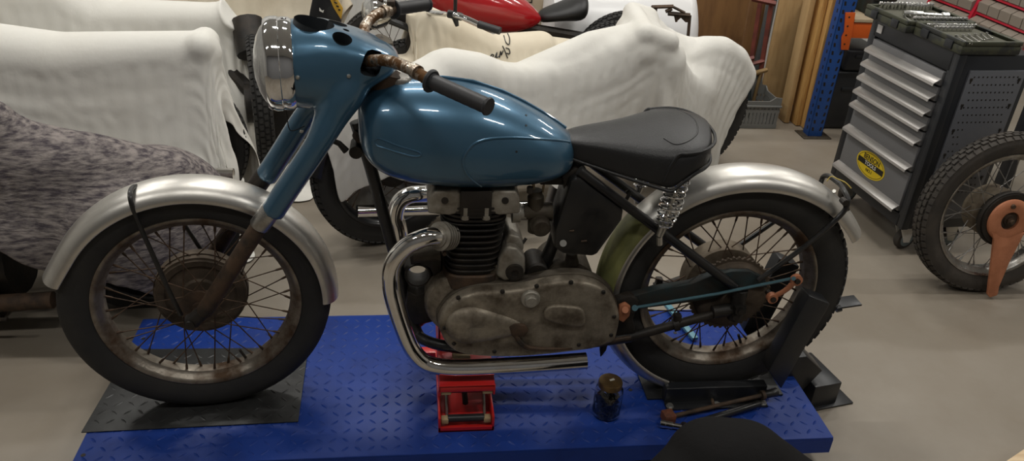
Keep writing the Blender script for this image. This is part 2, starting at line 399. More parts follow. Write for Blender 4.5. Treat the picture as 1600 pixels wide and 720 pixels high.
b.tube([p-d*.008, p+d*.008], .0155, 18); b.obj('clamp', M['pitted'], hb); p = far[-9]; d = (far[-6]-far[-12]).normalized(); b = B(); b.tube([p-d*.012, p+d*.012], .0165, 18); b.obj('clamp', M['pitted'], hb)
b = B(); p = far[-5]; d = (far[-3]-far[-7]).normalized(); b.tube([p-d*.02, p+d*.02], .0155, 18); b.box(p+V((0, 0, .018)), (.02, .03, .012), None, .003); b.tube([p+V((-.02, 0, .02)), p+V((-.05, .02, .03))], .004, 8); b.obj('lever_bracket', M['rust'], hb)

# steering head, top yoke and dark plate behind the panel
b = B(); b.prism([W(586, 62, .02), W(596, 55, .04), W(612, 72, .03), W(613, 84, .0), W(600, 86, -.01)], (0, .05, -.02), .004); b.obj('fork_crown', M['oily'], bike)
b = B(); p = W(600, 66, .04); b.lathe([(0, .006), (.02, .005), (.024, 0), (.02, -.004), (0, -.005)], o=p+V((0, 0, .004)), ax=V((.45, -.1, 1)), seg=24); b.obj('steering_knob', M['cast_dark'], bike)
# ---- frame
fr = part('frame', bike)
b = B(); b.tube([V((-.262, 0, .80)), V((-.215, 0, .955))], [.034, .034], 20); b.tube([V((-.266, 0, .785)), V((-.26, 0, .805))], .04, 20); b.obj('steering_head', M['rust'], fr)
b = B(); dt = crv([W(556, 190, 0), W(564, 214, 0), W(576, 250, 0), W(604, 352, 0), W(632, 455, 0), W(650, 515, -.02), W(664, 531, -.05), W(700, 541, -.075), W(760, 546, -.085), W(830, 544, -.085), W(905, 537, -.085), W(985, 526, -.085)], 7)
b.tube(dt, .0155, 14); b.obj('down_tube', M['black_paint'], fr)
b = B(); dt2 = [V((p.x, abs(p.y), p.z)) for p in dt[30:]]; b.tube(dt2, .0145, 14); b.obj('lower_rail', M['black_paint'], fr)
b = B(); b.tube([V((-.23, 0, .90)), V((-.05, 0, .86)), V((.15, 0, .76)), V((.21, 0, .735))], .016, 12); b.obj('top_tube', M['black_paint'], fr)
b = B(); b.tube([W(905, 262, -.03), W(893, 300, -.02), W(862, 385, -.02), W(838, 440, -.02)], [.018, .017, .017, .02], 14); b.obj('seat_tube', M['black_paint'], fr)
for sgn in (-1, 1):
    a, c = W(905, 266, -.075), W(1148, 448, -.095)
    if sgn > 0: a, c = V((a.x-.005, .085, a.z)), V((c.x-.005, .105, c.z))
    b = B(); b.tube([a, c], .0125, 14); b.obj('seat_stay', M['black_paint'], fr)
    a, c = W(985, 526, -.085), W(1128, 487, -.095)
    if sgn > 0: a, c = V((a.x, .085, a.z)), V((c.x, .1, c.z))
    b = B(); b.tube([a, c], [.0135, .0125], 14)
    m_ = a.lerp(c, .5); b.tube([m_-(c-a)*.03, m_+(c-a)*.03], .019, 14); b.box(m_+V((0, 0, .02)), (.02, .02, .03), None, .004); b.obj('chain_stay', M['oily'], fr)
    c = W(1136, 484, -.1); c = V((c.x, sgn*.1, c.z)); e = V((RC.x+.03, sgn*.1, RC.z+.012)); 
    b = B(); u = W(1152, 450, -.1); u = V((u.x, sgn*.1, u.z))
    b.tube([u, V((RC.x-.01, sgn*.1, RC.z+.03))], .014, 12); b.tube([V((RC.x+.002, sgn*.1, RC.z-.045)), V((RC.x, sgn*.1, RC.z+.05))], [.02, .02], 14)
    b.tube([c-V((.04, 0, .006)), c+V((.03, 0, .004))], .018, 14)
    b.tube([V((RC.x-.006, sgn*.112, RC.z-.025)), V((RC.x-.006, sgn*.126, RC.z-.025))], .010, 8)
    b.obj('rear_dropout', M['oily'], fr)
b = B(); c = W(904, 282, -.06); b.prism([W(878, 275, -.055), W(900, 262, -.055), W(918, 268, -.055), W(930, 296, -.055), W(905, 304, -.055), W(882, 300, -.055)], (0, .11, 0), .006); 
b.tube([W(915, 285, -.068), W(915, 285, -.05)], .014, 12); b.obj('saddle_lug', M['oily'], fr)
b = B(); p = W(557, 231, -.0); b.tube([V((p.x, -.03, p.z)), V((p.x, .03, p.z))], .016, 16); b.box(p+V((.012, 0, 0)), (.035, .02, .03), None, .006); b.tube([W(513, 217, -.03), W(530, 224, -.03), W(541, 236, -.03)], [.006, .007, .009], 10); b.obj('head_lug', M['oily'], fr)

# ---- tank
tank_prof = [(-.289, .868, .815, .02), (-.286, .885, .79, .045), (-.276, .904, .76, .068), (-.255, .922, .733, .092), (-.215, .936, .712, .114), (-.16, .944, .70, .128), (-.09, .944, .694, .134), (-.02, .936, .691, .134), (.05, .914, .691, .128), (.105, .888, .694, .118), (.15, .863, .699, .106), (.185, .841, .706, .092), (.212, .822, .716, .074), (.226, .806, .728, .056), (.234, .79, .744, .034), (.236, .78, .755, .014)]
def tank_ring(x, zt, zb, hw, n=40):
    zw = zb+(zt-zb)*.40; out = []
    for j in range(n):
        a = 2*pi*j/n; ca, sa = cos(a), sin(a); up = sa >= 0; ex = 2.05 if up else 3.0
        out.append(V((x, math.copysign(abs(ca)**(2/ex), ca)*hw, zw+math.copysign(abs(sa)**(2/ex), sa)*((zt-zw) if up else (zw-zb)))))
    return out
tk = part('fuel_tank', bike)
b = B(); b.loft([tank_ring(*q) for q in tank_prof]); tank = b.obj('tank_shell', M['blue_paint'], tk, sharp=80, sub=2)
tt = bvh_of(tank)
def on(pix, tree, r, closed=False, lift=0., n=6, seg=8):
    pts = []
    for px, py in pix:
        p, nn = hit(px, py, tree)
        if p is not None: pts.append(p+nn*lift)
    return crv(pts, n, closed)
b = B(); b.tube(on([(890, 222), (870, 219), (840, 217), (800, 215), (765, 217), (742, 224), (728, 238), (723, 252), (728, 268), (738, 281), (752, 291)], tt, .0), .0032, 8); b.obj('knee_pad_recess', M['blue_paint'], tk)
b = B(); b.tube(on([(590, 216), (586, 221), (589, 227), (600, 231), (625, 239), (645, 244), (657, 243), (655, 238), (640, 233), (620, 227), (600, 219)], tt, 0, True), .0022, 8, closed=True); b.obj('badge_recess', M['blue_paint'], tk)
b = B(); b.tube([V((x, 0, zt+.0005)) for x, zt, zb, hw in tank_prof[3:13]], .004, 8); b.obj('tank_seam', M['blue_paint'], tk)
for px, py in ((822, 180), (807, 237), (822, 196)):
    p, n = hit(px, py, tt)
    if p: b = B(); b.disc(p, n, .0028, 10, .0008); b.obj('screw_hole', M['blue_inside'], tk)
b = B(); p = V((-.19, 0, .936)); b.lathe([(0, .012), (.026, .010), (.03, .004), (.03, -.004)], o=p, ax=(-.1, 0, 1), seg=28); b.obj('tank_front_bracket', M['rim_clean'], tk)
b = B(); b.box((.18, -.02, .70), (.06, .06, .02), None, .004); b.tube([V((.12, -.09, .705)), V((.12, -.09, .69))], .008, 10); b.obj('tank_mount', M['oily'], tk)

# ---- saddle
sd = part('saddle', bike)
sec = [  # x, half width, z edge, z centre, skirt depth
    (.192, .012, .795, .799, .02), (.203, .030, .797, .805, .032), (.235, .050, .803, .814, .045), (.28, .068, .805, .821, .056), (.33, .088, .805, .827, .066),
    (.38, .112, .806, .833, .074), (.425, .136, .811, .84, .084), (.452, .147, .815, .844, .090), (.468, .149, .818, .846, .076), (.50, .147, .822, .85, .052), (.527, .133, .826, .851, .048), (.55, .105, .829, .85, .048), (.566, .06, .831, .848, .048), (.571, .02, .831, .846, .048)]
rings = []
for x, hw, ze, zc, dep in sec:
    ring = []
    n = 10
    for j in range(n+1):
        s_ = -1+2*j/n; bow = (1-abs(s_)**2.6); ring.append(V((x, s_*hw, ze+(zc-ze)*bow)))
    drop = dep
    fl = 1.03
    side = [V((x, hw*fl, ze-drop*.35)), V((x, hw*fl*1.01, ze-drop*.7)), V((x, hw*fl, ze-drop))]
    bot = [V((x, hw*.9, ze-drop+.004)), V((x, hw*.6, ze-drop*.5)), V((x, 0, ze-drop*.35)), V((x, -hw*.6, ze-drop*.5)), V((x, -hw*.9, ze-drop+.004))]
    nside = [V((p.x, -p.y, p.z)) for p in side[::-1]]
    rings.append(ring+side+bot+nside)
b = B(); b.loft(rings); b.obj('saddle_cover', M['leather'], sd, sharp=80, sub=2)
edge = [V((x, hw*1.035, ze-dep)) for x, hw, ze, zc, dep in sec]
loop = [V((p.x, -p.y, p.z)) for p in edge]+edge[::-1]
b = B(); b.tube(crv(loop, 4, True), .0042, 8, closed=True); b.obj('piping', M['leather'], sd)
rim = [V((x+.004, s*hw*1.0, ze+.002)) for s, q in ((-1, sec[6:]), (1, sec[6:][::-1])) for x, hw, ze, zc, dep in q]
dn = V((sec[6][0]-.005, -sec[6][1]*1.03, sec[6][2]-.05))
b = B(); b.tube(crv([V((sec[6][0]+.006, -.142, .745)), V((sec[6][0]+.016, -.1445, .785))]+rim[1:-1]+[V((sec[6][0]+.016, .1445, .785)), V((sec[6][0]+.006, .142, .745))], 5), .0042, 8); b.obj('piping', M['leather'], sd)
ts = bvh_of([o for o in COL.objects if o.name.startswith('saddle_cover')][0])
ins = []
for q in [(.435, -.085), (.455, -.112), (.485, -.108), (.515, -.082), (.53, -.04), (.535, 0), (.53, .04), (.515, .085), (.485, .112), (.46, .128)]:
    h = ts.ray_cast(V((q[0], q[1], 1.2)), V((0, 0, -1)))
    if h[0]: ins.append(h[0]+V((0, 0, -.0008)))
b = B(); b.tube(crv(ins, 6), .0026, 8); b.obj('stitched_seam', M['leather'], sd)
for sgn in (-1, 1):
    a, c = W(1068, 262, -.115), W(1037, 352, -.115)
    if sgn > 0: a, c = V((a.x, .115, a.z)), V((c.x, .115, c.z))
    d = (a-c); L_ = d.length; dn = d.normalized(); e1 = dn.cross(V((0, 1, 0))).normalized(); e2 = dn.cross(e1); pts = []; turns = 9.5
    N_ = 230
    for i in range(N_+1):
        tt_ = i/N_; r = .016+.011*min(1, sin(pi*min(1, tt_*1.25+.02))**.8 if tt_ < .62 else .78+.0*tt_); an = 2*pi*turns*tt_
        pts.append(c+d*(tt_)+(e1*cos(an)+e2*sin(an))*r)
    b = B(); b.tube(pts, .0029, 8); b.obj('saddle_spring', M['chrome_clean'], sd)
    b = B(); f_ = V((c.x-.006, c.y, c.z-.03)); b.tube([c+dn*.012, c, f_], [.013, .011, .0085], 12); b.tube([f_-V((0, 0, .002)), f_-V((-.004, 0, .025))], .008, 8); b.tube([c, a+dn*.05], .006, 8); b.obj('spring_post', M['zinc'], sd)

# ---- rear wheel
RWM = Matrix.Translation(RC)
rwheel = part('rear_wheel', bike)
wheel(rwheel, RWM, .345, .049, .2545, M['rubber'], M['rim'], M['spoke'], 'block',
      [('hub', [[(.02, -.05), (.055, -.045), (.05, -.01), (.05, .04), (.02, .05)]], M['drum']),
       ('brake_drum', [[(.02, .092), (.08, .09), (.104, .076), (.108, .068), (.108, .012), (.093, .006), (.05, .004)]], M['drum_light']),
       ('brake_plate', [[(0, -.078), (.03, -.078), (.036, -.07), (.088, -.066), (.097, -.062), (.103, -.052), (.106, -.04), (.06, -.035)]], M['drum'])],
      hub_r=(.093, .095), hub_y=(-.036, .03), spoke_r=.0019)
b = B(); pr = []; nt_ = 46
for i in range(nt_*4):
    a = 2*pi*i/(nt_*4); r = .1165 if i % 4 in (0, 1) else .1115; pr.append(RC+V((cos(a)*r, -.046, sin(a)*r)))
b.prism(pr, (0, .007, 0)); b.obj('sprocket', M['drum'], rwheel, sharp=20)
b = B(); b.tube([RC+V((0, -.135, 0)), RC+V((0, .13, 0))], .0085, 14); b.tube([RC+V((0, -.13, 0)), RC+V((0, -.114, 0))], .0165, 6); b.tube([RC+V((0, -.114, 0)), RC+V((0, -.110, 0))], .022, 20); b.obj('rear_axle', M['oily'], rwheel)
# ---- rear mudguard
rf = part('rear_mudguard', bike)
gc = V((RC.x, 0, RC.z)); a_tip = math.radians(29); a_bot = math.radians(246)
b = B(); b.loft(guard(gc, a_tip, a_bot, .368, .064, .045, n=80, flare=lambda t: .028*max(0, (1-t/.28))**1.5)); b.obj('mudguard_blade', M['alu'], rf, sharp=60)
b = B(); b.loft(guard(gc, math.radians(141), math.radians(203), .3715, .062, .040, n=30)); b.obj('mudguard_front_panel', M['green'], rf, label='green primer front panel', sharp=60)
loopR = [W(1184, 438, -.085), W(1222, 411, -.083), W(1262, 381, -.08), W(1302, 347, -.076), W(1320, 328, -.074), W(1325, 312, -.07), W(1318, 296, -.04), V((W(1312, 290, 0).x, 0, W(1312, 290, 0).z+.004))]
lr = crv(loopR, 6)
b = B(); b.tube(lr, .0068, 10); b.obj('mudguard_stay', M['black_paint'], rf)
lf = [V((p.x, -p.y, p.z)) for p in lr]; b = B(); b.tube(lf, .0068, 10); b.obj('mudguard_stay', M['black_paint'], rf)
b = B(); p = W(1316, 312, -.066); b.tube([p, p-V((0, .02, 0))], .009, 10); b.box(W(1322, 322, -.072), (.014, .008, .03), Matrix.Rotation(-.4, 3, 'Y'), .002); b.obj('stay_bolt', M['oily'], rf)
b = B(); q = W(1292, 283, .0); b.tube(crv([q, q+V((.008, 0, .014)), q+V((.02, -.01, .012)), q+V((.04, -.02, .006)), q+V((.055, -.03, -.006))], 5), .0016, 6); b.obj('tail_wire', mat('yellow_wire', (.6, .45, .1), .5), rf)
b = B()
for p in (W(1303, 300, -.04),): b.tube([p, p+V((-.004, -.006, .006))], .005, 8)
b.obj('rivet', M['zinc'], rf)

# ---- chain guard, brake rod, lever
b = B(); pl = [(984, 464), (1030, 452), (1080, 444), (1115, 430), (1145, 424), (1172, 424), (1196, 436), (1200, 450), (1168, 447), (1140, 455), (1118, 466), (1075, 473), (1030, 479), (990, 484)]
b.prism([W(x, y, -.078) for x, y in pl], (0, .026, 0), .003); b.obj('chain_guard', M['guard'], bike)
b = B(); b.tube([W(995, 480, -.112), W(1120, 459, -.114), W(1242, 434, -.116)], .0042, 10); b.tube([W(992, 481, -.118), W(992, 481, -.104)], .0085, 8); b.tube([W(1240, 435, -.128), W(1240, 435, -.10)], .006, 8); b.obj('brake_rod', M['teal'], bike)
b = B(); a, c = W(1244, 437, -.12), W(1206, 465, -.105)
b.tube([a-V((0, .006, 0)), a+V((0, .006, 0))], .016, 18); b.tube(crv([a, a.lerp(c, .45)+V((.004, 0, -.006)), c], 6), [.009]*6+[.0085]*6+[.010], 12, flat=.6); b.tube([c-V((0, .008, 0)), c+V((0, .008, 0))], .0145, 18)
bl = b.obj('brake_lever', M['copper'], bike, label='copper coloured brake lever')
b = B(); b.tube([c-V((0, .013, 0)), c+V((0, .03, 0))], .008, 8); b.tube([a-V((0, .012, 0)), a+V((0, .012, 0))], .008, 6); b.obj('nut', M['oily'], bl)
b = B(); pl = [(968, 478), (978, 474), (986, 480), (984, 494), (974, 504), (966, 500)]; b.prism([W(x, y, -.105) for x, y in pl], (0, .012, 0), .003); b.tube([W(977, 484, -.112), W(977, 484, -.1)], .009, 12); b.obj('footrest_bracket', M['copper'], bike, label='copper coloured bracket')
b = B(); pl = [(962, 470), (985, 462), (1000, 470), (990, 500), (996, 530), (975, 535), (958, 520)]; b.prism([W(x, y, -.09) for x, y in pl], (0, .03, 0), .006); b.obj('frame_plate', M['oily'], bike)
b = B(); p = W(942, 545, -.06); b.tube([p+V((0, 0, .02)), p, p-V((0.003, 0, .025))], [.012, .010, .002], 10); b.obj('stand_stop', M['oily'], bike)

# ---- battery box and oil tank
b = B(); pl = [(892, 283), (906, 276), (925, 292), (975, 328), (972, 345), (934, 397), (926, 401), (880, 397), (866, 388), (868, 360)]
b.prism([W(x, y, -.085) for x, y in pl], (0, .10, 0), .008); bx = b.obj('battery_box', M['black_paint'], bike)
b = B(); b.tube([W(880, 380, -.092), W(880, 380, -.082)], .009, 10); b.obj('bolt', M['zinc'], bx)
b = B(); b.tube([W(890, 361, -.0865), W(897, 360, -.0865)], .0025, 6); b.tube([W(908, 377, -.0865), W(917, 376, -.0865)], .0025, 6); b.obj('bolt', M['rust'], bx)
b = B(); b.tube(crv([W(962, 322, -.07), W(978, 312, -.05), W(984, 299, -.04), W(978, 302, -.04)], 5), .005, 8); b.obj('clip', M['oily'], bx)
b = B(); b.tube([W(884, 290, .07), W(868, 345, .07)], [.042, .042], 20); b.obj('oil_tank', M['rim_clean'], bike)
# ============================================================ engine
en = part('engine', bike)
# crankcase: rounded drum ahead, block under the barrel, gearbox behind
b = B(); cc = W(722, 478, -.08); cc = V((cc.x, 0, cc.z))
b.lathe([(.0, -.085), (.07, -.085), (.092, -.076), (.098, -.06), (.098, .06), (.092, .076), (.07, .085), (0, .085)], o=cc, ax=(0, 1, 0), seg=40)
q0 = W(745, 430, -.07)
b.box(V((q0.x, 0, q0.z-.01)), (.135, .16, .09), None, .016, 3); b.box(V((q0.x+.10, 0, cc.z-.01)), (.19, .13, .15), None, .02, 3)
b.obj('crankcase', M['cast'], en)
b = B(); g = W(890, 425, -.03); b.lathe([(0, -.05), (.055, -.05), (.072, -.04), (.075, -.02), (.075, .09), (0, .09)], o=V((g.x-.005, 0, g.z-.035)), ax=(0, 1, 0), seg=32)
b.tube([W(893, 410, -.03), W(893, 395, -.03)], [.02, .014], 14); b.tube([W(905, 412, .02), W(905, 400, .02)], .012, 12); b.obj('gearbox', M['cast_dark'], en)
# primary chaincase
pl = [(688, 512), (684, 497), (690, 482), (702, 467), (722, 455), (750, 448), (780, 447), (815, 443), (850, 435), (882, 431), (910, 432), (935, 440), (953, 455), (962, 473), (965, 490), (962, 508), (955, 525), (925, 536), (890, 541), (845, 546), (800, 549), (750, 548), (718, 543), (698, 530)]
oc = crv([W(x, y, -.105) for x, y in pl], 4, True)
b = B(); b.prism([V((p.x, -.085, p.z)) for p in oc], (0, -.048, 0), .012, 3); pc = b.obj('primary_cover', M['cast'], en, sharp=50)
ctr = V((sum(p.x for p in oc)/len(oc), 0, sum(p.z for p in oc)/len(oc)))
b = B(); b.prism([V((ctr.x+(p.x-ctr.x)*1.018, -.070, ctr.z+(p.z-ctr.z)*1.035)) for p in oc], (0, -.028, 0), .004); b.obj('case_flange', M['cast_dark'], pc, sharp=50)
# swellings of the cover, dissolved into it by their rounded edges
b = B(); oA = W(733, 508, -.133)
rg = []
for k, (s, h) in enumerate([(1.0, 0), (.97, .006), (.86, .014), (.68, .0195), (.4, .0225), (.1, .0235)]):
    rg.append([V((oA.x+(cos(a)*.062*s+(.085*max(0, cos(a))**3*s)), -.131-h*(1-.45*max(0, cos(a))), oA.z+sin(a)*.058*s-(.012*max(0, cos(a))**2)*s)) for a in [2*pi*j/40 for j in range(40)]])
b.loft(rg); b.obj('alternator_bulge', M['cast'], pc, sharp=70)
b = B(); oB = W(829, 467, -.135); b.lathe([(.0, -.020), (.014, -.020), (.016, -.017), (.017, -.009), (.0225, -.008), (.025, -.005), (.026, .004)], o=V((oB.x, -.133, oB.z)), ax=(0, 1, 0), seg=28); b.obj('filler_cap', M['cast_light'], pc, sharp=40)
b = B(); bs = crv([W(x, y, -.135) for x, y in [(850, 484), (862, 476), (885, 476), (908, 480), (914, 492), (913, 505), (900, 509), (872, 504), (852, 497)]], 4, True)
b.prism([V((p.x, -.128, p.z)) for p in bs], (0, -.016, 0), .007, 3); b.obj('cover_boss', M['cast'], pc, sharp=60)
b = B(); bs = [W(x, y, -.135) for x, y in [(794, 508), (803, 504), (820, 506), (826, 514), (820, 524), (800, 524)]]
b.prism([V((p.x, -.128, p.z)) for p in bs], (0, -.014, 0), .003); b.obj('drain_boss', M['rust'], pc, sharp=40)
sp = [(690, 508), (712, 459), (783, 449), (838, 440), (893, 434), (945, 450), (962, 490), (957, 520), (905, 536), (850, 543), (770, 547), (705, 534)]
for x, y in sp:
    p = W(x, y, -.12); c = ctr; p = V((c.x+(p.x-c.x)*.97, -.1335, c.z+(p.z-c.z)*.95))
    b = B(); b.lathe([(0, -.003), (.0045, -.0025), (.006, 0), (.006, .003)], o=p, ax=(0, 1, 0), seg=12); b.obj('cover_screw', M['oily'], pc)
b = B(); b.tube(crv([W(806, 524, -.137), W(813, 535, -.139), W(830, 544, -.136), W(870, 545, -.13), W(915, 540, -.125), W(950, 533, -.12), W(985, 527, -.11)], 5), .0075, 8, flat=.8); b.obj('foot_rail', M['rust'], en)
# barrels with fins
bx0 = W(738, 400, -.06); bc = V((bx0.x, 0, 0)); zb0 = W(745, 428, -.105).z; zb1 = W(745, 352, -.105).z
def fin_ring(z, hx_, hy_, n=48, ex=3.6):
    return [V((bc.x+math.copysign(abs(cos(a))**(2/ex), cos(a))*hx_, math.copysign(abs(sin(a))**(2/ex), sin(a))*hy_, z)) for a in [2*pi*j/n for j in range(n)]]
b = B(); nf = 9; rg = []
rg += [fin_ring(zb0-.035, .066, .088), fin_ring(zb0-.004, .066, .088)]
for i in range(nf):
    z = zb0+(zb1-zb0)*i/(nf-1); g = .071+.013*i/8; h = .096+.010*i/8
    rg += [fin_ring(z-.0022, .066, .09), fin_ring(z-.002, g-.001, h-.001), fin_ring(z-.0012, g, h), fin_ring(z+.0012, g, h), fin_ring(z+.002, g-.001, h-.001), fin_ring(z+.0022, .066, .09)]
rg += [fin_ring(zb1+.008, .066, .09)]
b.loft(rg); b.obj('barrel', M['oily'], en, sharp=30)
b = B(); b.loft([fin_ring(zb0-.055, .075, .095), fin_ring(zb0-.018, .075, .095), fin_ring(zb0-.014, .072, .092)]); b.obj('barrel_base', M['rust'], en)
zh = zb1+.008; zt_ = W(745, 302, -.1).z
b = B(); rg = []
for i in range(4):
    z = zh+.004+i*.011; g = .085-.004*i
    rg += [fin_ring(z-.003, .060, .085), fin_ring(z-.0028, g, .108), fin_ring(z+.0022, g, .108), fin_ring(z+.0025, .060, .085)]
rg += [fin_ring(zt_, .05, .08)]
b.loft(rg); b.obj('cylinder_head', M['oily'], en, sharp=30)
b = B()
for y in (-.105, -.075, -.045, -.015, .015, .045, .075, .105): b.box(V((bc.x, y, (zh+zt_)/2+.012)), (.075, .004, .07), None, .0015)
b.obj('head_fin', M['oily'], en)
for px in ((668, 722), (764, 814)):
    cx = (px[0]+px[1])/2; p0 = W(cx, 316, -.10); w = (W(px[1], 316, -.1).x-W(px[0], 316, -.1).x)/2
    f = 1 if cx > 745 else -1
    sh = [(-w*f, -.03), (-w*f*.94, .01), (-w*f*.62, .03), (w*f*.75, .034), (w*f*.98, .024), (w*f, -.028), (w*f*.3, -.036)]
    b = B(); b.prism([V((p0.x-x, -.102, p0.z+z)) for x, z in sh], (0, .204, 0), .007, 3); rb = b.obj('rocker_box', M['cast_light'], en)
    b = B(); b.lathe([(.0, .003), (.007, .003), (.0085, -.001), (.009, .004)], o=V((p0.x, -.103, p0.z+.006)), ax=(0, 1, 0), seg=18); b.disc(V((p0.x, -.1035, p0.z+.006)), (0, 1, 0), .0085, 20, .0015); b.obj('spindle_cap', M['oily'], rb)
    b = B(); q = W(727 if f < 0 else 760, 330, -.1); b.tube([q-V((0, 0, .01)), q+V((0, 0, .012))], .009, 6); b.tube([q-V((0, 0, .02)), q-V((0, 0, .01))], .011, 12); b.obj('head_bolt', M['cast_light'], en)
# carburettor and inlet
cb = part('carburettor', en); cp = W(840, 330, -.03)
b = B(); b.tube([W(800, 332, -.03), W(812, 332, -.03), W(813, 332, -.03), W(822, 332, -.03)], [.026, .026, .02, .02], 18); b.obj('inlet_flange', M['cast_light'], cb)
b = B(); b.tube([W(818, 330, -.03), W(862, 330, -.03)], [.021, .025], 18); b.obj('carburettor_barrel', M['cast_dark'], cb)
b = B(); b.tube([W(837, 360, -.03), W(837, 306, -.03), W(837, 303, -.03), W(837, 297, -.03)], [.021, .021, .017, .016], 18); b.obj('carburettor_body', M['cast_dark'], cb)
b = B(); c0 = W(846, 357, -.075); b.lathe([(0, -.004), (.020, -.003), (.0245, .002), (.0255, .01), (.0255, .05), (0, .052)], o=c0, ax=(0, 1, 0), seg=28); b.obj('float_chamber', M['cast_dark'], cb)
b = B(); c1 = W(833, 296, -.03); b.tube([c1, c1+V((0, 0, .018))], .004, 8); b.tube([W(848, 300, -.03), W(850, 285, -.03)], .003, 8); b.obj('cable_stub', M['tan_pad'], cb)
# magneto behind the barrels
mg = part('magneto', en)
b = B(); sh = [(776, 432), (780, 405), (793, 385), (808, 388), (821, 402), (821, 428), (806, 438), (788, 440)]
b.prism([W(x, y, -.092) for x, y in sh], (0, .14, 0), .008, 3); b.obj('magneto_body', M['cast_light'], mg)
b = B(); oM = W(804, 425, -.094); b.lathe([(.020, -.006), (.0225, -.006), (.0235, .002), (.019, .002), (.019, -.001), (.0, -.001), (0, -.002), (.009, -.003), (.0095, -.006), (.02, -.0055)], o=oM, ax=(0, 1, 0), seg=30); b.obj('drive_end', M['oily'], mg)
for k in range(5):
    a = 2*pi*k/5; b = B(); b.sphere(oM+V((cos(a)*.0125, -.003, sin(a)*.0125)), .0035, 8); b.obj('terminal', M['rust'], mg)
b = B(); sh = [(789, 380), (796, 366), (812, 370), (819, 382), (818, 392), (800, 392)]; b.prism([W(x, y, -.07) for x, y in sh], (0, .10, 0), .006, 3); b.obj('magneto_cap', M['cast_light'], mg)
b = B(); b.lathe([(0, -.05), (.026, -.05), (.03, -.045), (.03, .03), (0, .03)], o=W(835, 412, -.02), ax=(0, 1, 0), seg=22); b.tube(crv([W(822, 372, -.06), W(815, 382, -.065), W(806, 392, -.068)], 5), .004, 8); b.obj('breather', M['oily'], mg)
# dynamo cradle and engine plates ahead of the crankcase
dc = part('dynamo_cradle', en); o_ = W(653, 437, -.05)
b = B(); b.lathe([(.030, -.03), (.0345, -.03), (.0345, .03), (.030, .03)], o=V((o_.x, 0, o_.z)), ax=(0, 1, 0), seg=32, closed=True); b.obj('clamp_ring', M['oily'], dc)
b = B(); b.prism([W(x, y, -.04) for x, y in [(637, 455), (650, 462), (672, 455), (682, 440), (690, 470), (684, 502), (650, 508), (640, 500), (634, 478)]], (0, .08, 0), .004); b.prism([W(x, y, -.04) for x, y in [(640, 402), (662, 386), (690, 384), (690, 440), (680, 436), (672, 420), (655, 412), (642, 415)]], (0, .08, 0), .004); b.obj('engine_plate', M['oily'], dc)
b = B(); b.tube([W(646, 398, -.05), W(688, 396, -.05)], .02, 18); b.obj('tappet_tube', M['cast_dark'], dc)
# exhausts
def exhaust(sgn):
    ex = part('exhaust_pipe', bike)
    Y = -.125
    pts = [W(702, 368, -.085), W(688, 369, -.105), W(664, 371, Y), W(635, 385, Y), W(614, 412, Y), W(611, 445, Y), W(618, 478, Y), W(632, 520, Y), W(645, 547, Y), W(664, 566, Y), W(692, 573, Y-.0), W(730, 574, Y), W(780, 572, Y), W(850, 568, Y), W(916, 563, Y)]
    if sgn > 0:
        pts = [V((p.x, -p.y, p.z)) for p in pts]
        pts = [W(698, 304, .085), W(684, 303, .10), W(662, 303, .12), W(640, 305, .125), W(624, 316, .125), W(618, 338, .125), W(624, 362, .125)]+pts[7:]
    c = crv(pts, 8); b = B(); n = len(c)
    rings = c+[c[-1], c[-1]-(c[-1]-c[-2]).normalized()*.06]
    b.tube(c, .0225, 24, caps=False); d = (c[-1]-c[-2]).normalized(); b.tube([c[-1], c[-1]-d*.0005, c[-1]-d*.08], [.0225, .0205, .0205], 24, caps=False); b.obj('pipe', M['chrome'], ex, sharp=60)
    a, d = c[3], (c[6]-c[0]).normalized()
    b = B()
    for k in range(5):
        p = c[0]+d*(.002+k*.0085); b.tube([p-d*.0016, p-d*.0012, p+d*.0012, p+d*.0016], [.0345, .036, .036, .0345], 28)
    b.tube([c[0]-d*.01, c[0]+d*.042], .0265, 24)
    b.obj('finned_clamp', M['cast_light'] if sgn < 0 else M['rust'], ex)
    p = c[0]+d*.018-V((0, 0, .036)) if sgn > 0 else c[0]+d*.018+V((0, -.01, -.04))
    b = B(); b.tube([p-V((0, .012, 0)), p+V((0, .012, 0))], .005, 6); b.obj('clamp_bolt', M['rust'], ex)
exhaust(-1); exhaust(1)
# ============================================================ floor, lift and the things on it
FZ = -.12
X0, X1, YN, YF = -1.0133, 1.0151, -.2462, .3891
lift = thing('bike_lift', 'low blue checker-plate lift platform under the motorcycle', 'lift', ((X0+X1)/2, (YN+YF)/2, FZ))
def lugs(b, inside, x0, x1, y0, y1, z, st=.034, L_=.014, w=.0038, h=.0019, rnd=None):
    i = 0; y = y0+st*.5
    while y < y1:
        j = 0; x = x0+st*.5
        while x < x1:
            if inside(x, y):
                a = pi/4 if (i+j) % 2 else -pi/4; ca, sa = cos(a), sin(a)
                loc = [(-L_, 0, 0), (-L_*.4, -w, 0), (L_*.4, -w, 0), (L_, 0, 0), (L_*.4, w, 0), (-L_*.4, w, 0), (-L_*.55, 0, h), (L_*.55, 0, h)]
                b.add([V((x+u*ca-v*sa, y+u*sa+v*ca, z+k)) for u, v, k in loc], [(0, 1, 6), (1, 2, 7, 6), (2, 3, 7), (3, 4, 7), (4, 5, 6, 7), (5, 0, 6)])
            x += st; j += 1
        y += st; i += 1
b = B(); b.box(((X0+X1)/2, (YN+YF)/2, -.004), (X1-X0, YF-YN, .008), None, .003); lugs(b, lambda x, y: True, X0+.01, X1-.01, YN+.01, YF-.01, -.0001)
b.obj('platform_top', M['lift'], lift, sharp=25)
b = B()
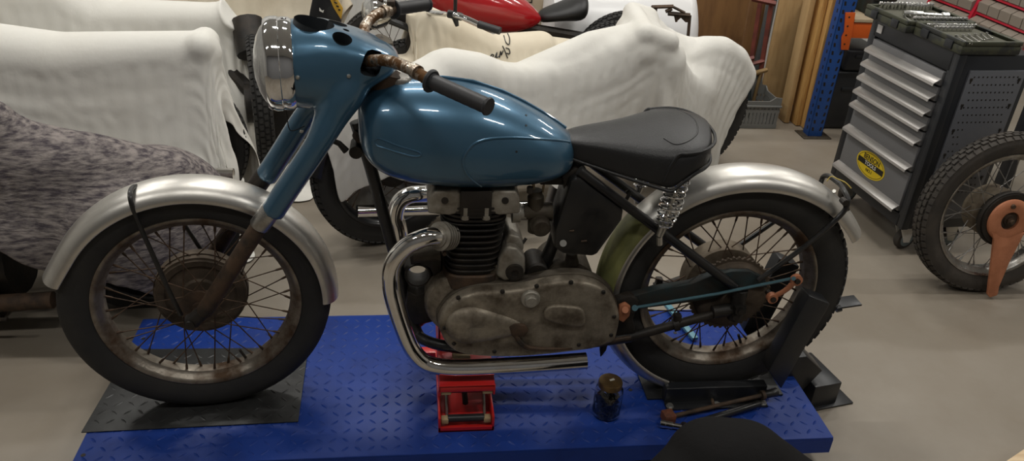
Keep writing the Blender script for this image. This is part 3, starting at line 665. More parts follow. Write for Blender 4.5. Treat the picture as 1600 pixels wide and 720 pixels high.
b.box(((X0+X1)/2, YN+.003, -.032), (X1-X0, .006, .05)); b.box(((X0+X1)/2, YF-.003, -.032), (X1-X0, .006, .05)); b.box((X0+.003, (YN+YF)/2, -.032), (.006, YF-YN-.012, .05)); b.box((X1-.003, (YN+YF)/2, -.032), (.006, YF-YN-.012, .05))
b.obj('side_skirt', M['lift'], lift)
b = B(); b.box(((X0+X1)/2, (YN+YF)/2, (FZ-.057)/2-.002), (X1-X0-.3, YF-YN-.2, FZ*-1-.057+.0), None, .004); b.obj('base_frame', M['black_steel'], lift)
for px, py in ((130, 711), (224, 529), (1052, 491), (1055, 520), (985, 609)):
    p = Z(px, py, 0); b = B(); b.disc(p, (0, 0, 1), .006, 14, .0006); b.obj('bolt_hole', M['oily'], lift)

pp = [Z(127, 677, 0), Z(466, 660, 0), Z(482, 544, 0), Z(203, 547, 0)]
for p in pp: p.x = max(p.x, X0-.012)
hole = [Z(195, 622, 0), Z(216, 626, 0), Z(222, 615, 0), Z(207, 607, 0)]
b = B(); b.prism([V((p.x, p.y, .0012)) for p in pp], (0, 0, .0032), .001)
x0p, x1p = pp[0].x, pp[1].x; y0p, y1p = pp[0].y, pp[2].y
lugs(b, lambda x, y: True, x0p+.01, x1p-.01, y0p+.02, y1p-.01, .0043, h=.0011)
b.obj('checker_plate', M['plate'], top=('dark grey checker steel plate under the front wheel', 'plate'), sharp=25)

# wheel chock
ck = thing('wheel_chock', 'black steel chock clamping the rear wheel, slanted posts', 'chock', (.75, 0, 0))
for sgn in (-1, 1):
    xL = W(1043, 590, -.075).x; xR = W(1200, 590, -.075).x
    b = B(); b.box(((xL+xR)/2, sgn*.070, .030), (xR-xL, .030, .052), None, .0015, 1); b.obj('side_box', M['black_steel'], ck)
    a0, a1, t0, t1 = W(1196, 572, -.10), W(1216, 600, -.10), W(1292, 468, -.10), W(1259, 455, -.10)
    q = [a0, a1, t0, t1]
    for p in q: p.y = sgn*.096
    b = B(); b.prism([V((p.x, sgn*.072-.0*sgn, p.z)) for p in q], (0, sgn*.05, 0), .004); b.obj('slanted_post', M['black_steel'], ck)
    b = B(); b.box(((xL+xR)/2+.0, sgn*.100, .003), (xR-xL, .032, .006), None, .001); fl = b.obj('flange', M['black_steel'], ck)
    for k in range(3):
        b = B(); c = V((xL+.012+(xR-xL-.024)*k/2, sgn*.103, .006)); b.tube([c, c+V((0, 0, .007))], .0085, 6); b.tube([c, c+V((0, 0, .0015))], .0115, 14); b.obj('bolt', M['zinc'], fl)
b = B(); b.box((.73, 0, .0035), (.42, .135, .006), None, .001); b.obj('base_plate', M['plate'], ck)
e0, e1 = W(1290, 478, .02), W(1336, 468, .02)
b = B(); b.tube([W(1270, 480, .0), W(1305, 476, 0)], .015, 8); b.box(e0.lerp(e1, .5), (e1.x-e0.x+.02, .05, .006), Matrix.Rotation(-.15, 3, 'Y'), .001); b.tube([W(1306, 483, -.01), W(1314, 481, -.01)], .010, 8); b.obj('clamp_arm', M['black_steel'], ck)
b = B(); q = [W(1200, 540, .09), W(1246, 535, .09), W(1270, 557, .09), W(1228, 600, .09), W(1215, 598, .09)]
b.prism([V((p.x, .02, p.z)) for p in q], (0, .07, 0), .004); b.obj('foot_strut', M['black_steel'], ck)
# foot block standing beyond the end of the lift
fb = thing('steel_block', 'black steel block behind the lift end, on a foot plate with bolts', 'block', (1.13, .05, FZ))
c1, c2 = Z(1265, 636, FZ+.01), Z(1306, 628, FZ+.01)
dx = (c2-c1).normalized(); ny = V((-dx.y, dx.x, 0)); hgt = .085
q = [c1, c2, c2+ny*.16, c1+ny*.16]
b = B(); b.prism([V((p.x, p.y, FZ+.006)) for p in q], (0, 0, hgt), .004); b.obj('block_body', M['black_steel'], fb)
b = B(); b.prism([V((p.x, p.y, FZ+.0005)) for p in [c1-ny*.012, c2-ny*.012+dx*.06, c2+ny*.12+dx*.06, c1+ny*.12]], (0, 0, .006), .001); b.obj('foot_plate', M['black_steel'], fb)
for k in range(2):
    p = c2+dx*.03+ny*(.05+.05*k); p.z = FZ+.006; b = B(); b.tube([p, p+V((0, 0, .012))], .007, 6); b.obj('bolt', M['zinc'], fb)

# pale blue strut behind the rear wheel
b = B(); a, c = Z(1040, 476, .004), Z(1086, 532, .004); d = (c-a).normalized(); n_ = V((-d.y, d.x, 0))
b.prism([a-n_*.011, c-n_*.011, c+n_*.011, a+n_*.011], (0, 0, .012), .002); b.obj('blue_strut', mat('pale_blue_paint', (.12, .30, .38), .4), top=('pale blue metal strip on the lift behind the rear wheel', 'strip'))

# scissor jack
jx0, jx1 = Z(685, 677).x, Z(772, 675).x; jy = -.17; jc = (jx0+jx1)/2
jk = thing('scissor_jack', 'red scissor jack under the engine, rollers showing at its open end', 'jack', (jc, 0, 0)); jw = jx1-jx0; jl = .34
b = B()
for x in (jx0+.003, jx1-.003): b.box((x, jy+jl/2, .026), (.006, jl, .048), None, .001)
b.box((jc, jy+.003, .009), (jw, .006, .016), None, .001); b.box((jc, jy+jl-.003, .014), (jw, .006, .024), None, .001); b.box((jc, jy+jl/2, .0035), (jw, jl, .004))
b.disc((jc, jy+.006, .0172), (0, 0, 1), .004); b.obj('base_frame', M['jack_red'], jk)
tz = .142
b = B(); b.box((jc, jy+.17, tz), (jw-.004, .30, .006), None, .001)
for x in (jx0+.003, jx1-.003): b.box((x, jy+.17, tz-.016), (.005, .30, .03), None, .001)
b.box((jc, jy+.0225, tz-.008), (jw, .005, .02), None, .001); b.obj('lifting_plate', M['jack_red'], jk)
for x in (jx0+.024, jx1-.024):
    b = B(); b.tube([V((x, jy+.03, .024)), V((x, jy+.20, tz-.02))], .008, 8, flat=.5); b.obj('lifting_arm', M['rim_clean'], jk)
    b = B(); b.tube([V((x, jy+.30, .024)), V((x, jy+.05, tz-.02))], .008, 8, flat=.5); b.obj('lifting_arm', M['rim_clean'], jk)
    b = B(); s_ = -1 if x < jc else 1; b.box((x+s_*.006, jy+.022, .026), (.020, .02, .017), None, .003); b.obj('slide_block', M['tan_pad'], jk); b = B(); b.box((x+s_*.004, jy+.034, tz-.024), (.028, .022, .015), None, .003); b.obj('slide_block', M['tan_pad'], jk)
b = B(); b.tube([V((jx0+.026, jy+.024, .028)), V((jx1-.026, jy+.024, .028))], .011, 16); b.obj('roller', M['black_steel'], jk)
b = B(); b.tube([V((jx0+.034, jy+.045, tz-.024)), V((jx1-.034, jy+.045, tz-.024))], .014, 16); b.tube([V((jc, jy+.06, .05)), V((jc, jy+.3, .05))], .008, 10); b.obj('screw_nut', M['black_steel'], jk)
b = B(); b.box((jc-.01, jy+.13, tz+.009), (.05, .05, .012), None, .003); b.obj('rubber_pad', M['tan_pad'], jk)
b = B(); b.box((jc, jy+.315, .03), (.27, .03, .02), None, .002); b.obj('cross_foot', M['jack_red'], jk)
p0, p1, p2 = W(684, 585, -.05), W(680, 510, -.02), W(690, 512, -.02)
b = B(); b.box((jx0+.006, jy+.20, tz+.045), (.006, .04, .085), None, .001); b.obj('stop_bracket', M['jack_red'], jk)

# jar
jp = Z(948, 650, 0); jr = .040; jh = .128
jar = thing('glass_jar', 'glass jar of dark bolts with a brown lid on the blue lift', 'jar', (jp.x, jp.y+.012, 0)); o_ = V((jp.x, jp.y+.012, .001))
b = B(); b.lathe([(0, 0), (.034, 0), (.0385, .004), (jr, .012), (jr, .082), (.038, .092), (.031, .1), (.0305, .106), (.0285, .106), (.029, .1), (.0355, .091), (.0375, .081), (.0375, .013), (.035, .006), (0, .005)], o=o_, ax=(0, 0, 1), seg=40); b.obj('jar_glass', M['glass'], jar, sharp=50)
b = B(); b.lathe([(0, .120), (.012, .1185), (.029, .1195), (.0325, .118), (.0338, .114), (.0338, .102), (.0325, .101), (.0325, .104), (0, .108)], o=o_, ax=(0, 0, 1), seg=40); b.obj('lid', mat('brown_gold_lid', (.20, .125, .05), .35, .7, col2=(.13, .085, .04), nscale=40), jar)
b = B(); random.seed(3)
for k in range(150):
    a = random.uniform(0, 2*pi); r = .031*math.sqrt(random.random()); z = random.uniform(.010, .072); c = o_+V((cos(a)*r, sin(a)*r, z))
    d = V((random.uniform(-1, 1), random.uniform(-1, 1), random.uniform(-.6, .6))).normalized()*.008
    l = random.random(); 
    if (c+d-o_).xy.length < .034 and (c-d-o_).xy.length < .034 and (c-d).z > .009: b.tube([c-d, c+d*.6], .0032, 6); b.tube([c+d*.6, c+d], .0058, 6)
bo_ = b.obj('bolts', M['oily'], jar, label='dark bolts heaped in the jar'); bo_['kind'] = 'stuff'
b = B(); b.prism([o_+V((x, y, .1193)) for x, y in ((-.002, -.004), (.012, .001), (.010, .008), (-.004, .002))], (0, 0, .0012)); b.obj('lid_label', mat('pale_scuff', (.5, .48, .42), .6), jar)

# the two bars
tl = thing('rusty_bar_wrench', 'rusty brown bar wrench with square head beside the black chock', 'wrench', (.72, -.09, 0))
a, c = Z(1050, 650, .012), Z(1192, 617, .036)
b = B(); b.tube([a, c], .0065, 12); c2 = c+(c-a).normalized()*.004; b.tube([c-(c-a).normalized()*.006, c2], .014, 16); m_ = a.lerp(c, .45); b.tube([m_, m_+V((.006, .03, 0))], .005, 8); b.obj('shaft', M['rust'], tl)
b = B(); d = (c-a).normalized(); e = c+d*.012; f = e+d*.032; b.tube([c2, e, f, f+d*.002], [.009, .012, .0135, .0125], 18); b.tube([f-d*.0, f+d*.0022], .0095, 16); b.obj('end_sleeve', M['black_paint'], tl)
b = B(); b.box(a-d*.012+V((0, 0, .003)), (.034, .034, .026), Matrix.Rotation(math.atan2(d.y, d.x), 3, 'Z'), .003); b.obj('square_head', mat('orange_rust', (.20, .06, .028), .8, col2=(.09, .035, .02), nscale=60, bump=.3), tl)
br = thing('breaker_bar', 'black breaker bar with chrome socket nearest the front edge', 'breaker bar', (.7, -.15, 0))
a, c = Z(1070, 667, .011), Z(1186, 630, .022); d = (c-a).normalized()
b = B(); b.tube([a, a+d*.03, a+d*.04, c], [.0075, .0085, .0105, .0105], 14); b.obj('handle', M['black_paint'], br)
b = B(); h = a-d*.004; b.tube([h-V((0, 0, .010)), h+V((0, 0, .012))], .010, 16); b.obj('pivot', M['chrome_clean'], br)
sx = Z(1032, 661, .012); dd = (sx-h).normalized(); b = B(); b.tube([h+dd*.008, h+dd*.03, h+dd*.031, sx-dd*.014, sx-dd*.013, sx], [.0085, .0085, .0105, .0105, .0115, .0115], 18); b.tube([sx, sx+dd*.0008], .008, 6); b.obj('socket', M['chrome_clean'], br)

# pale wood offcut in the near right corner of the view
w0 = Z(1562, 712, -.03)
b = B(); b.box((w0.x+.13, w0.y-.03, FZ+.045), (.22, .13, .09), Matrix.Rotation(.45, 3, 'Z'), .006)
b.obj('wood_offcut', mat('pale_raw_wood', (.72, .55, .35), .6, col2=(.58, .41, .24), nscale=10, stretch=(1, 8, 8)), top=('pale raw wood offcut on the floor in the near right corner', 'wood'))
# ============================================================ draped cloths, settled over what they cover
class Prox:
    def __init__(s): s.c = []
    def cap(s, a, b, ra, rb=None): s.c.append((np.array(a, float), np.array(b, float), ra, ra if rb is None else rb)); return s
    def push(s, P, Q, floor, th=.006):
        hitm = np.zeros(len(P), bool)
        for a, b, ra, rb in s.c:
            ab = b-a; L2 = max((ab**2).sum(), 1e-9); t = np.clip(((P-a)@ab)/L2, 0, 1)
            d = P-(a+t[:, None]*ab); l = np.sqrt((d**2).sum(1))+1e-9; r = ra+(rb-ra)*t+th; m = l < r
            P[m] += d[m]*((r[m]-l[m])/l[m])[:, None]; hitm |= m
        m = P[:, 2] < floor+th; P[m, 2] = floor+th; hitm |= m
        return hitm
def drape(prox, cx, cy, w, h, z0, nx=90, ny=70, ang=0., steps=360, iters=3, floor=FZ, seed=1, dt=.0085, bend=.06, crease=.09):
    """a flat cloth let fall on the proxies (position based dynamics in small steps)"""
    rs = np.random.RandomState(seed)
    u = np.linspace(-w/2, w/2, nx); v = np.linspace(-h/2, h/2, ny); U, Vv = np.meshgrid(u, v, indexing='ij')
    X = cx+U*math.cos(ang)-Vv*math.sin(ang); Y = cy+U*math.sin(ang)+Vv*math.cos(ang)
    P = np.stack([X, Y, z0+rs.randn(nx, ny)*.002], -1)
    Vl = np.zeros_like(P); dx = w/(nx-1); dy = h/(ny-1); dg = math.hypot(dx, dy)
    def rel(A, i, j, rest, ks):
        D = A[j]-A[i]; l = np.sqrt(np.einsum('...k,...k', D, D))+1e-9; c = D*((.5*ks)*(1-rest/l))[..., None]
        A[i] += c; A[j] -= c
    def soft(n1, n2, c):
        g = rs.rand(c+2, c+2); a = np.linspace(0, c, n1); b_ = np.linspace(0, c, n2); i = a.astype(int); j = b_.astype(int); fa = (a-i)[:, None]; fb = (b_-j)[None]; fa = fa*fa*(3-2*fa); fb = fb*fb*(3-2*fb)
        return (g[i][:, j]*(1-fa)+g[i+1][:, j]*fa)*(1-fb)+(g[i][:, j+1]*(1-fa)+g[i+1][:, j+1]*fa)*fb
    fx = dx*(1+crease*np.maximum(0, soft(nx, ny, 5)+.5*soft(nx, ny, 11)-.25)); fy = dy*(1+.12*crease*soft(nx, ny, 5)); fy = fy.T.copy()
    for st in range(steps):
        Vl[..., 2] -= 7.*dt; Vl *= .98
        Q = P.copy(); P = P+Vl*dt
        for it in range(iters):
            T = P.swapaxes(0, 1)
            for k in (24, 8, 3):                         # cloth does not stretch: far points may not part further than their rest length
                for A, d, n in ((P, dx, nx), (T, dy, ny)):
                    for q in range(2):
                        i = np.arange(n-k); i = i[(i//k) % 2 == q]
                        if len(i):
                                D = A[i+k]-A[i]; l = np.sqrt(np.einsum('...k,...k', D, D))+1e-9; c = D*(.5*np.maximum(0, 1-k*d/l))[..., None]; A[i] += c; A[i+k] -= c
            for A, d, n in ((P, fx, nx), (T, fy, ny)):
                for off in (0, 1): rel(A, slice(off, n-1, 2), slice(off+1, n, 2), d[off:n-1:2], 1.)
            if it == 0:
                for A, d, n in ((P, dx, nx), (T, dy, ny)):
                    for off in range(4):
                        i = np.arange(off, n-2, 4); D = A[i+2]-A[i]; l = np.sqrt(np.einsum('...k,...k', D, D))+1e-9; c = D*((.5*bend)*(1-2*d/l))[..., None]; A[i] += c; A[i+2] -= c
                    for off in range(8):
                        i = np.arange(off, n-4, 8); D = A[i+4]-A[i]; l = np.sqrt(np.einsum('...k,...k', D, D))+1e-9; c = D*((.5*bend*.5)*(1-4*d/l))[..., None]; A[i] += c; A[i+4] -= c
                for off in (0, 1):
                    i = np.arange(off, nx-1, 2)
                    for s1, s2 in ((slice(0, ny-1), slice(1, ny)), (slice(1, ny), slice(0, ny-1))):
                        D = P[i+1][:, s2]-P[i][:, s1]; l = np.sqrt(np.einsum('...k,...k', D, D))+1e-9; c = D*(.5*.10*(1-dg/l))[..., None]
                        P[i, s1] += c; P[i+1, s2] -= c
            if it == iters-1:                            # edges may not pass through either
                for A in (P, P.swapaxes(0, 1)):
                    m0 = (A[1:]+A[:-1])*.5; F = m0.reshape(-1, 3).copy(); prox.push(F, None, floor, .003); dF = F.reshape(m0.shape)-m0
                    A[1:] += dF; A[:-1] += dF
            F = P.reshape(-1, 3).copy(); hm = prox.push(F, None, floor); P = F.reshape(nx, ny, 3)
        hm = hm.reshape(nx, ny); d = P-Q; d[hm] *= .06
        P = Q+d; F = P.reshape(-1, 3).copy(); prox.push(F, None, floor); P = F.reshape(nx, ny, 3)
        Vl = (P-Q)/dt; sp = np.sqrt((Vl**2).sum(-1, keepdims=True)); Vl *= np.minimum(1, .9/np.maximum(sp, 1e-6))
    return P
def cloth_obj(P, name, m, label, cat, group=None, th=.003, edge=False):
    nx, ny = P.shape[:2]; b = B(); vs = [V(p) for p in P.reshape(-1, 3)]
    fs = [(i*ny+j, (i+1)*ny+j, (i+1)*ny+j+1, i*ny+j+1) for i in range(nx-1) for j in range(ny-1)]
    b.add(vs, fs)
    if name is None: return b
    o = b.obj(name, m, top=(label, cat, group), sharp=180)
    sd_ = o.modifiers.new('thickness', 'SOLIDIFY'); sd_.thickness = th; sd_.offset = 1
    su = o.modifiers.new('smooth', 'SUBSURF'); su.levels = 1; su.render_levels = 1
    return o
M['sheet'] = mat('white_cotton_sheet', (.735, .72, .67), .9, col2=(.67, .645, .585), nscale=2.2, lo=.45, hi=.75, bump=.55, bscale=11, spec=.15)
M['sheet_cream'] = mat('cream_cotton_sheet', (.72, .65, .52), .9, col2=(.62, .54, .41), nscale=3, lo=.45, hi=.75, bump=.35, bscale=16, spec=.15)
M['blanket'] = mat('mottled_grey_blanket', (.27, .24, .225), .95, col2=(.07, .06, .068), nscale=48, lo=.38, hi=.62, bump=.8, bscale=90, spec=.05, det=10, stretch=(.45, .8, 1.9))
M['dark_bike'] = mat('dark_bike_black', (.01, .0105, .012), .35, 0, coat=.2)

def simple_wheel(parent, c, ang=0., r=.32, tyre=None, rim=None, lean=0.):
    """a background wheel: tyre, rim, hub and spokes"""
    Mx = Matrix.Translation(c) @ Matrix.Rotation(ang, 4, 'Z') @ Matrix.Rotation(lean, 4, 'X')
    w = part('wheel', parent)
    wheel(w, Mx, r, .043, .243, tyre or M['rubber'], rim or M['dark_bike'], M['spoke'], 'block',
          [('hub', [[(0, -.055), (.02, -.055), (.055, -.05), (.06, -.045), (.04, -.035), (.04, .035), (.09, .04), (.09, .07), (0, .075)]], M['oily'])], nsp=28, hub_r=(.055, .085), hub_y=(-.045, .04))
    return w

# ---- motorcycle behind, under the large sheet
pD = Z(545, 366, FZ); bD = thing('covered_motorcycle', 'black wheels and chrome tail pipe of a motorcycle under the large white sheet', 'motorcycle', (.4, 1.35, FZ))
wl = V((-.245, 1.10, FZ+.322)); wr = V((1.24, 1.78, FZ+.322)); dirD = (wr-wl).normalized(); aD = math.atan2(dirD.y, dirD.x)
simple_wheel(bD, wl, aD); simple_wheel(bD, wr, aD, rim=M['rim_clean'])
b = B(); b.loft(guard(V((0, 0, 0)), math.radians(40), math.radians(172), .345, .065, .04, n=40)); b.xf(Matrix.Translation(wl) @ Matrix.Rotation(aD, 4, 'Z')); b.obj('mudguard', M['dark_bike'], bD)
b = B(); p = W(497, 258, wl.y-.07); b.lathe([(0, .003), (.007, .002), (.008, -.002)], o=W(512, 259, wl.y-.09), ax=(-.3, -1, .3), seg=12); b.obj('bolt', M['zinc'], bD)
b = B(); e0 = W(558, 330, wl.y-.19); e1 = W(836, 322, wl.y-.02)
dp = (e1-e0).normalized(); b.tube([e0, e1], .024, 20, caps=False); b.tube([e0, e0+dp*.05, e0+dp*.051], [.022, .022, .001], 20); b.obj('tail_pipe', M['chrome'], bD)
b = B()
for z, r in ((.16, .09), (.30, .10)): b.tube([wl.lerp(wr, .3)+V((0, 0, z-.2)), wl.lerp(wr, .68)+V((0, 0, z-.2))], r, 14)
b.tube([wl, wl.lerp(wr, .3)+V((0, 0, .1))], .02, 10); b.tube([wr, wr+V((-.16, -.06, .26))], .024, 10); b.obj('engine', M['oily'], bD)
b = B(); b.tube([wl.lerp(wr, .15)+V((0, 0, .24)), wl.lerp(wr, .45)+V((0, 0, .26))], .05, 12); b.tube([wl.lerp(wr, .45)+V((0, 0, .26)), wl.lerp(wr, .68)+V((0, 0, .30))], .07, 12); b.obj('seat_and_tank', M['dark_bike'], bD)

def arch(px, c, d, R, r, a0, a1, n=7):
    """the top of a wheel as a row of capsules"""
    P_ = [c+d*(cos(a0+(a1-a0)*i/n)*R)+V((0, 0, sin(a0+(a1-a0)*i/n)*R)) for i in range(n+1)]
    for p_, q_ in zip(P_, P_[1:]): px.cap(p_, q_, r)
pk = W(1005, 44, 1.48)              # high point (handlebar) of the covered motorcycle
px = Prox(); hbD = V((-dirD.y, dirD.x, 0))
ha, hb_, hs_ = W(700, 114, 1.20), W(742, 120, 1.24), W(800, 142, 1.33)
px.cap(ha, hb_, .088); px.cap(hb_, hs_, .088, .09); px.cap(hs_, W(925, 74, 1.44), .09, .06); px.cap(W(925, 74, 1.44), pk+V((-.02, .0, -.02)), .06, .04)
px.cap(ha+V((-.02, 0, -.02)), wl+V((-.0, 0, .18)), .10, .17); px.cap(hs_+V((0, 0, -.2)), wl.lerp(wr, .3)+V((0, 0, .05)), .16, .2)
px.cap(pk+V((-.02, -.10, -.0)), pk+V((.02, .26, .0)), .038); px.cap(pk+V((-.02, -.10, -.0)), W(1044, 66, 1.40), .038); px.cap(pk+V((.02, .26, .0)), pk+V((.10, .27, -.02)), .038)
px.cap(pk+V((.05, .06, -.22)), pk+V((-.2, .0, -.25)), .10)
arch(px, wr, dirD, .315, .062, -.2, 2.4); px.cap(wr+V((-.1, -.04, .14)), wr+V((-.28, -.1, .12)), .15)
arch(px, wl, dirD, .30, .07, 1.0, 3.0)
px.cap(wl.lerp(wr, .3)+V((0, 0, -.02)), wl.lerp(wr, .72)+V((0, 0, -.0)), .19)
kn = W(1044, 66, 1.40); px.cap(pk+V((-.02, -.06, -.075)), kn+V((-.02, .07, -.085)), .085); px.cap(pk+V((.02, .2, -.07)), kn+V((.02, .12, -.10)), .08); px.cap(kn+V((0, .06, -.10)), kn+V((-.02, .1, -.3)), .10, .13)
Pc = drape(px, .535, 1.50, 2.40, 1.14, .84, nx=128, ny=70, ang=aD-.14, crease=.10)
sheetD = cloth_obj(Pc, 'dust_sheet', M['sheet'], 'large white dust sheet over the motorcycle behind the black saddle', 'sheet')

# ---- left front covered motorcycle
ya = 1.22
tail = W(332, 52, ya)
px = Prox(); rz = tail.z
px.cap((tail.x-.05, ya-.01, rz-.05), (tail.x-.05, ya+.08, rz-.055), .045); px.cap((tail.x-.06, ya+.03, rz-.08), (-1.45, ya-.03, rz-.115), .07, .10)
px.cap((-1.45, ya-.03, rz-.11), (-2.3, ya-.05, rz-.02), .10, .12)
px.cap((tail.x-.16, ya+.02, .12), (-1.9, ya, .2), .17, .24)
px.cap((tail.x-.10, ya+.05, .08), (tail.x-.10, ya+.05, .10), .2)
Pa = drape(px, -1.67, ya+.01, 2.22, 1.36, rz+.06, nx=104, ny=70, ang=-.02, seed=2)
sheetA = cloth_obj(Pa, 'dust_sheet', M['sheet'], 'white dust sheet nearest the headlamp, draped over the left motorcycle', 'sheet')
bA = thing('covered_motorcycle', 'black rear tyre and short chrome pipe showing below the left white sheet', 'motorcycle', (-1.2, ya, FZ))
simple_wheel(bA, V((W(389, 250, ya+.12).x-.315, ya+.12, FZ+.32)), .05)
b = B(); e = W(365, 272, ya-.22); b.tube([e+V((.0, 0, 0)), e+V((-.6, .02, .01))], .022, 18, caps=False); b.tube([e, e+V((-.05, 0, 0)), e+V((-.051, 0, 0))], [.02, .02, .001], 18); b.obj('tail_pipe', M['chrome'], bA)
b = B(); b.tube([V((-1.9, ya, .08)), V((-1.3, ya, .10))], .13, 14); b.obj('engine', M['oily'], bA)

# ---- second row on the left
yb = 1.95
tb = W(345, 6, yb)
px = Prox()
px.cap((tb.x+.05, yb-.1, tb.z-.045), (tb.x+.05, yb+.15, tb.z-.05), .04); px.cap((tb.x+.02, yb+.02, tb.z-.08), (-1.55, yb, tb.z-.09), .07, .09); px.cap((-1.55, yb, tb.z-.1), (-1.72, yb, tb.z+.0), .09, .1); px.cap((-1.72, yb, tb.z), (-2.6, yb-.05, tb.z-.02), .10, .12)
px.cap((tb.x-.05, yb, .10), (-2.2, yb, .15), .2, .22)
Pb = drape(px, -1.62, yb, 2.35, 1.45, .95, nx=96, ny=64, ang=.0, seed=3)
sheetB = cloth_obj(Pb, 'dust_sheet', M['sheet'], 'off-white dust sheet in the second row on the left, behind the nearest white sheet', 'sheet')
bB = thing('covered_motorcycle', 'black tyre and dark parts in shadow between the left sheets and the blue fork', 'motorcycle', (-1.2, yb, FZ))
wB = Z(418, 258, FZ); simple_wheel(bB, V((wB.x, wB.y, FZ+.32)), 1.77)
b = B(); b.tube([V((-1.9, yb, .05)), V((-1.2, yb, .10))], .14, 14); b.tube([V((wB.x, wB.y, .2)), V((-1.1, yb, .42))], .035, 10); b.tube([V((wB.x+.10, wB.y+.16, FZ+.1)), V((wB.x+.10, wB.y+.2, .36))], .12, 14); b.tube([V((wB.x-.02, wB.y+.02, .42)), V((wB.x-.05, wB.y+.12, .55))], .07, 12); b.obj('engine', M['oily'], bB)

# ---- third row: cream sheet at the top left
yc = 2.72
px = Prox(); px.cap((-.62, yc, .60), (-1.5, yc, .46), .10); px.cap((-1.5, yc, .46), (-2.6, yc, .52), .13); px.cap((-.75, yc, .1), (-2.4, yc, .15), .2); px.cap((-.60, yc-.25, .57), (-.60, yc+.25, .57), .03)
Pq = drape(px, -1.5, yc, 2.4, 1.45, .95, nx=84, ny=56, seed=5)
cloth_obj(Pq, 'dust_sheet', M['sheet_cream'], 'cream dust sheet in the last row at the top left', 'sheet')

# ---- cream sheet with a handlebar poking out, centre
yd = 1.78
pk = W(650, 2, yd)
px = Prox(); px.cap((pk.x-.04, yd-.14, pk.z-.03), (pk.x-.0, yd+.22, pk.z-.01), .035); px.cap((pk.x+.02, yd+.03, pk.z-.08), (pk.x+.40, yd+.22, .40), .06, .08); px.cap((pk.x+.40, yd+.22, .41), (pk.x+.62, yd+.30, .42), .09, .08); px.cap((pk.x+.6, yd+.3, .40), (pk.x+.95, yd+.4, .34), .08)
px.cap((pk.x-.06, yd, .25), (pk.x-.08, yd, .3), .16); px.cap((pk.x+.1, yd+.04, .12), (pk.x+.8, yd+.3, .12), .2)
Pd = drape(px, pk.x+.36, yd+.12, 1.50, 1.25, .95, nx=84, ny=70, ang=.36, seed=6, crease=.15)
sheetE = cloth_obj(Pd, 'dust_sheet', M['sheet_cream'], 'cream dust sheet behind the blue tank, hung over a handlebar', 'sheet')
tE = bvh_of(sheetE)
for st_ in ([(766, 89), (768, 85), (771, 86), (769, 90)], [(773, 90), (776, 82), (775, 90), (779, 88)], [(780, 90), (782, 80), (783, 86), (786, 79)], [(785, 72), (788, 78), (791, 86), (793, 91)], [(788, 50), (793, 53), (796, 61), (795, 70), (790, 66), (787, 56), (788, 50)], [(790, 75), (795, 77), (796, 84), (791, 83)]):
    q = []
    for p_ in st_:
        h_, n_ = hit(*p_, tE)
        if h_: q.append(h_+(n_ if n_.dot(ray(*p_)) < 0 else -n_)*.003)
    if len(q) > 2 and max((q[i]-q[i+1]).length for i in range(len(q)-1)) < .12:
        b = B(); b.tube(crv(q, 4), .0026, 6); o_ = b.obj('printed_script', M['dark_bike']); attach(o_, sheetE); o_.matrix_parent_inverse = Matrix.Translation(-V(sheetE.location))
bE = thing('covered_motorcycle', 'motorcycle under the cream sheet, its chrome headlamp and handlebar with black grip showing', 'motorcycle', (pk.x+.4, yd, FZ))
g0, g1, g2 = W(706, 22, yd-.2), W(748, 38, yd-.24), W(777, 47, yd-.28)
b = B(); b.tube(crv([V((pk.x+.03, yd+.02, pk.z-.05)), W(696, 22, yd-.10), g0, W(728, 29, yd-.22), g1], 5), .012, 14); b.obj('bar', M['chrome_clean'], bE)
b = B(); d = (g2-g1).normalized(); b.tube([g1-d*.002, g1, g1+d*.004]+[g1+d*(.005+.095*i/12) for i in range(13)], [.014, .0165, .0165]+[.0165 if i % 2 else .0158 for i in range(13)], 18); b.obj('grip', M['grip'], bE)
b = B(); c = W(711, 24, yd-.2); b.box(c, (.07, .035, .03), Matrix.Rotation(.2, 3, 'Y'), .008); b.tube([c, c+V((0, 0, .10))], .008, 8); b.tube([c-V((0, 0, .01)), c-V((-.01, 0, .045))], [.014, .008], 10); b.obj('switch_block', M['black_paint'], bE)
for k, dx_ in enumerate((0, 1.05)): simple_wheel(bE, V((pk.x-.01+dx_, yd+.06+.42*k, FZ+.32)), .38)
b = B(); b.tube([V((pk.x-.12, yd, FZ+.32)), V((pk.x+.0, yd+.03, pk.z-.1))], .024, 10); b.tube([V((pk.x+.1, yd+.1, .12)), V((pk.x+.6, yd+.25, .12))], .12, 12); b.obj('frame_and_engine', M['oily'], bE)
# headlamp, plate and dark body of another one, left of the cream sheet
h0 = W(580, 18, 1.78)
lamp = part('headlamp', bE)
b = B(); b.lathe([(0, .04), (.04, .03), (.07, .008), (.078, 0), (.08, -.012), (.076, -.02), (.066, -.06), (.03, -.10), (0, -.105)], o=h0, ax=(-1, -.25, 0), seg=36); b.obj('lamp_shell', M['chrome_clean'], lamp)
b = B(); b.lathe([(0, .043), (.04, .034), (.069, .011), (.062, .006), (0, .02)], o=h0, ax=(-1, -.25, 0), seg=36); b.obj('lens', M['lens'], lamp)
b = B(); b.tube([V((h0.x+.06, h0.y, h0.z-.03)), V((pk.x, yd+.03, pk.z-.14))], .016, 10); b.obj('lamp_bracket', M['dark_bike'], lamp)
yk = 2.0
pl = [W(500, 0, yk), W(516, 0, yk), W(538, 30, yk), W(526, 32, yk), W(488, 22, yk), W(492, 10, yk)]
ft = thing('black_side_panel', 'black panel with a yellow plate in front of the ribbed wall, behind the blue nacelle', 'panel', (W(515, 20, yk).x, yk, W(515, 34, yk).z-.3))
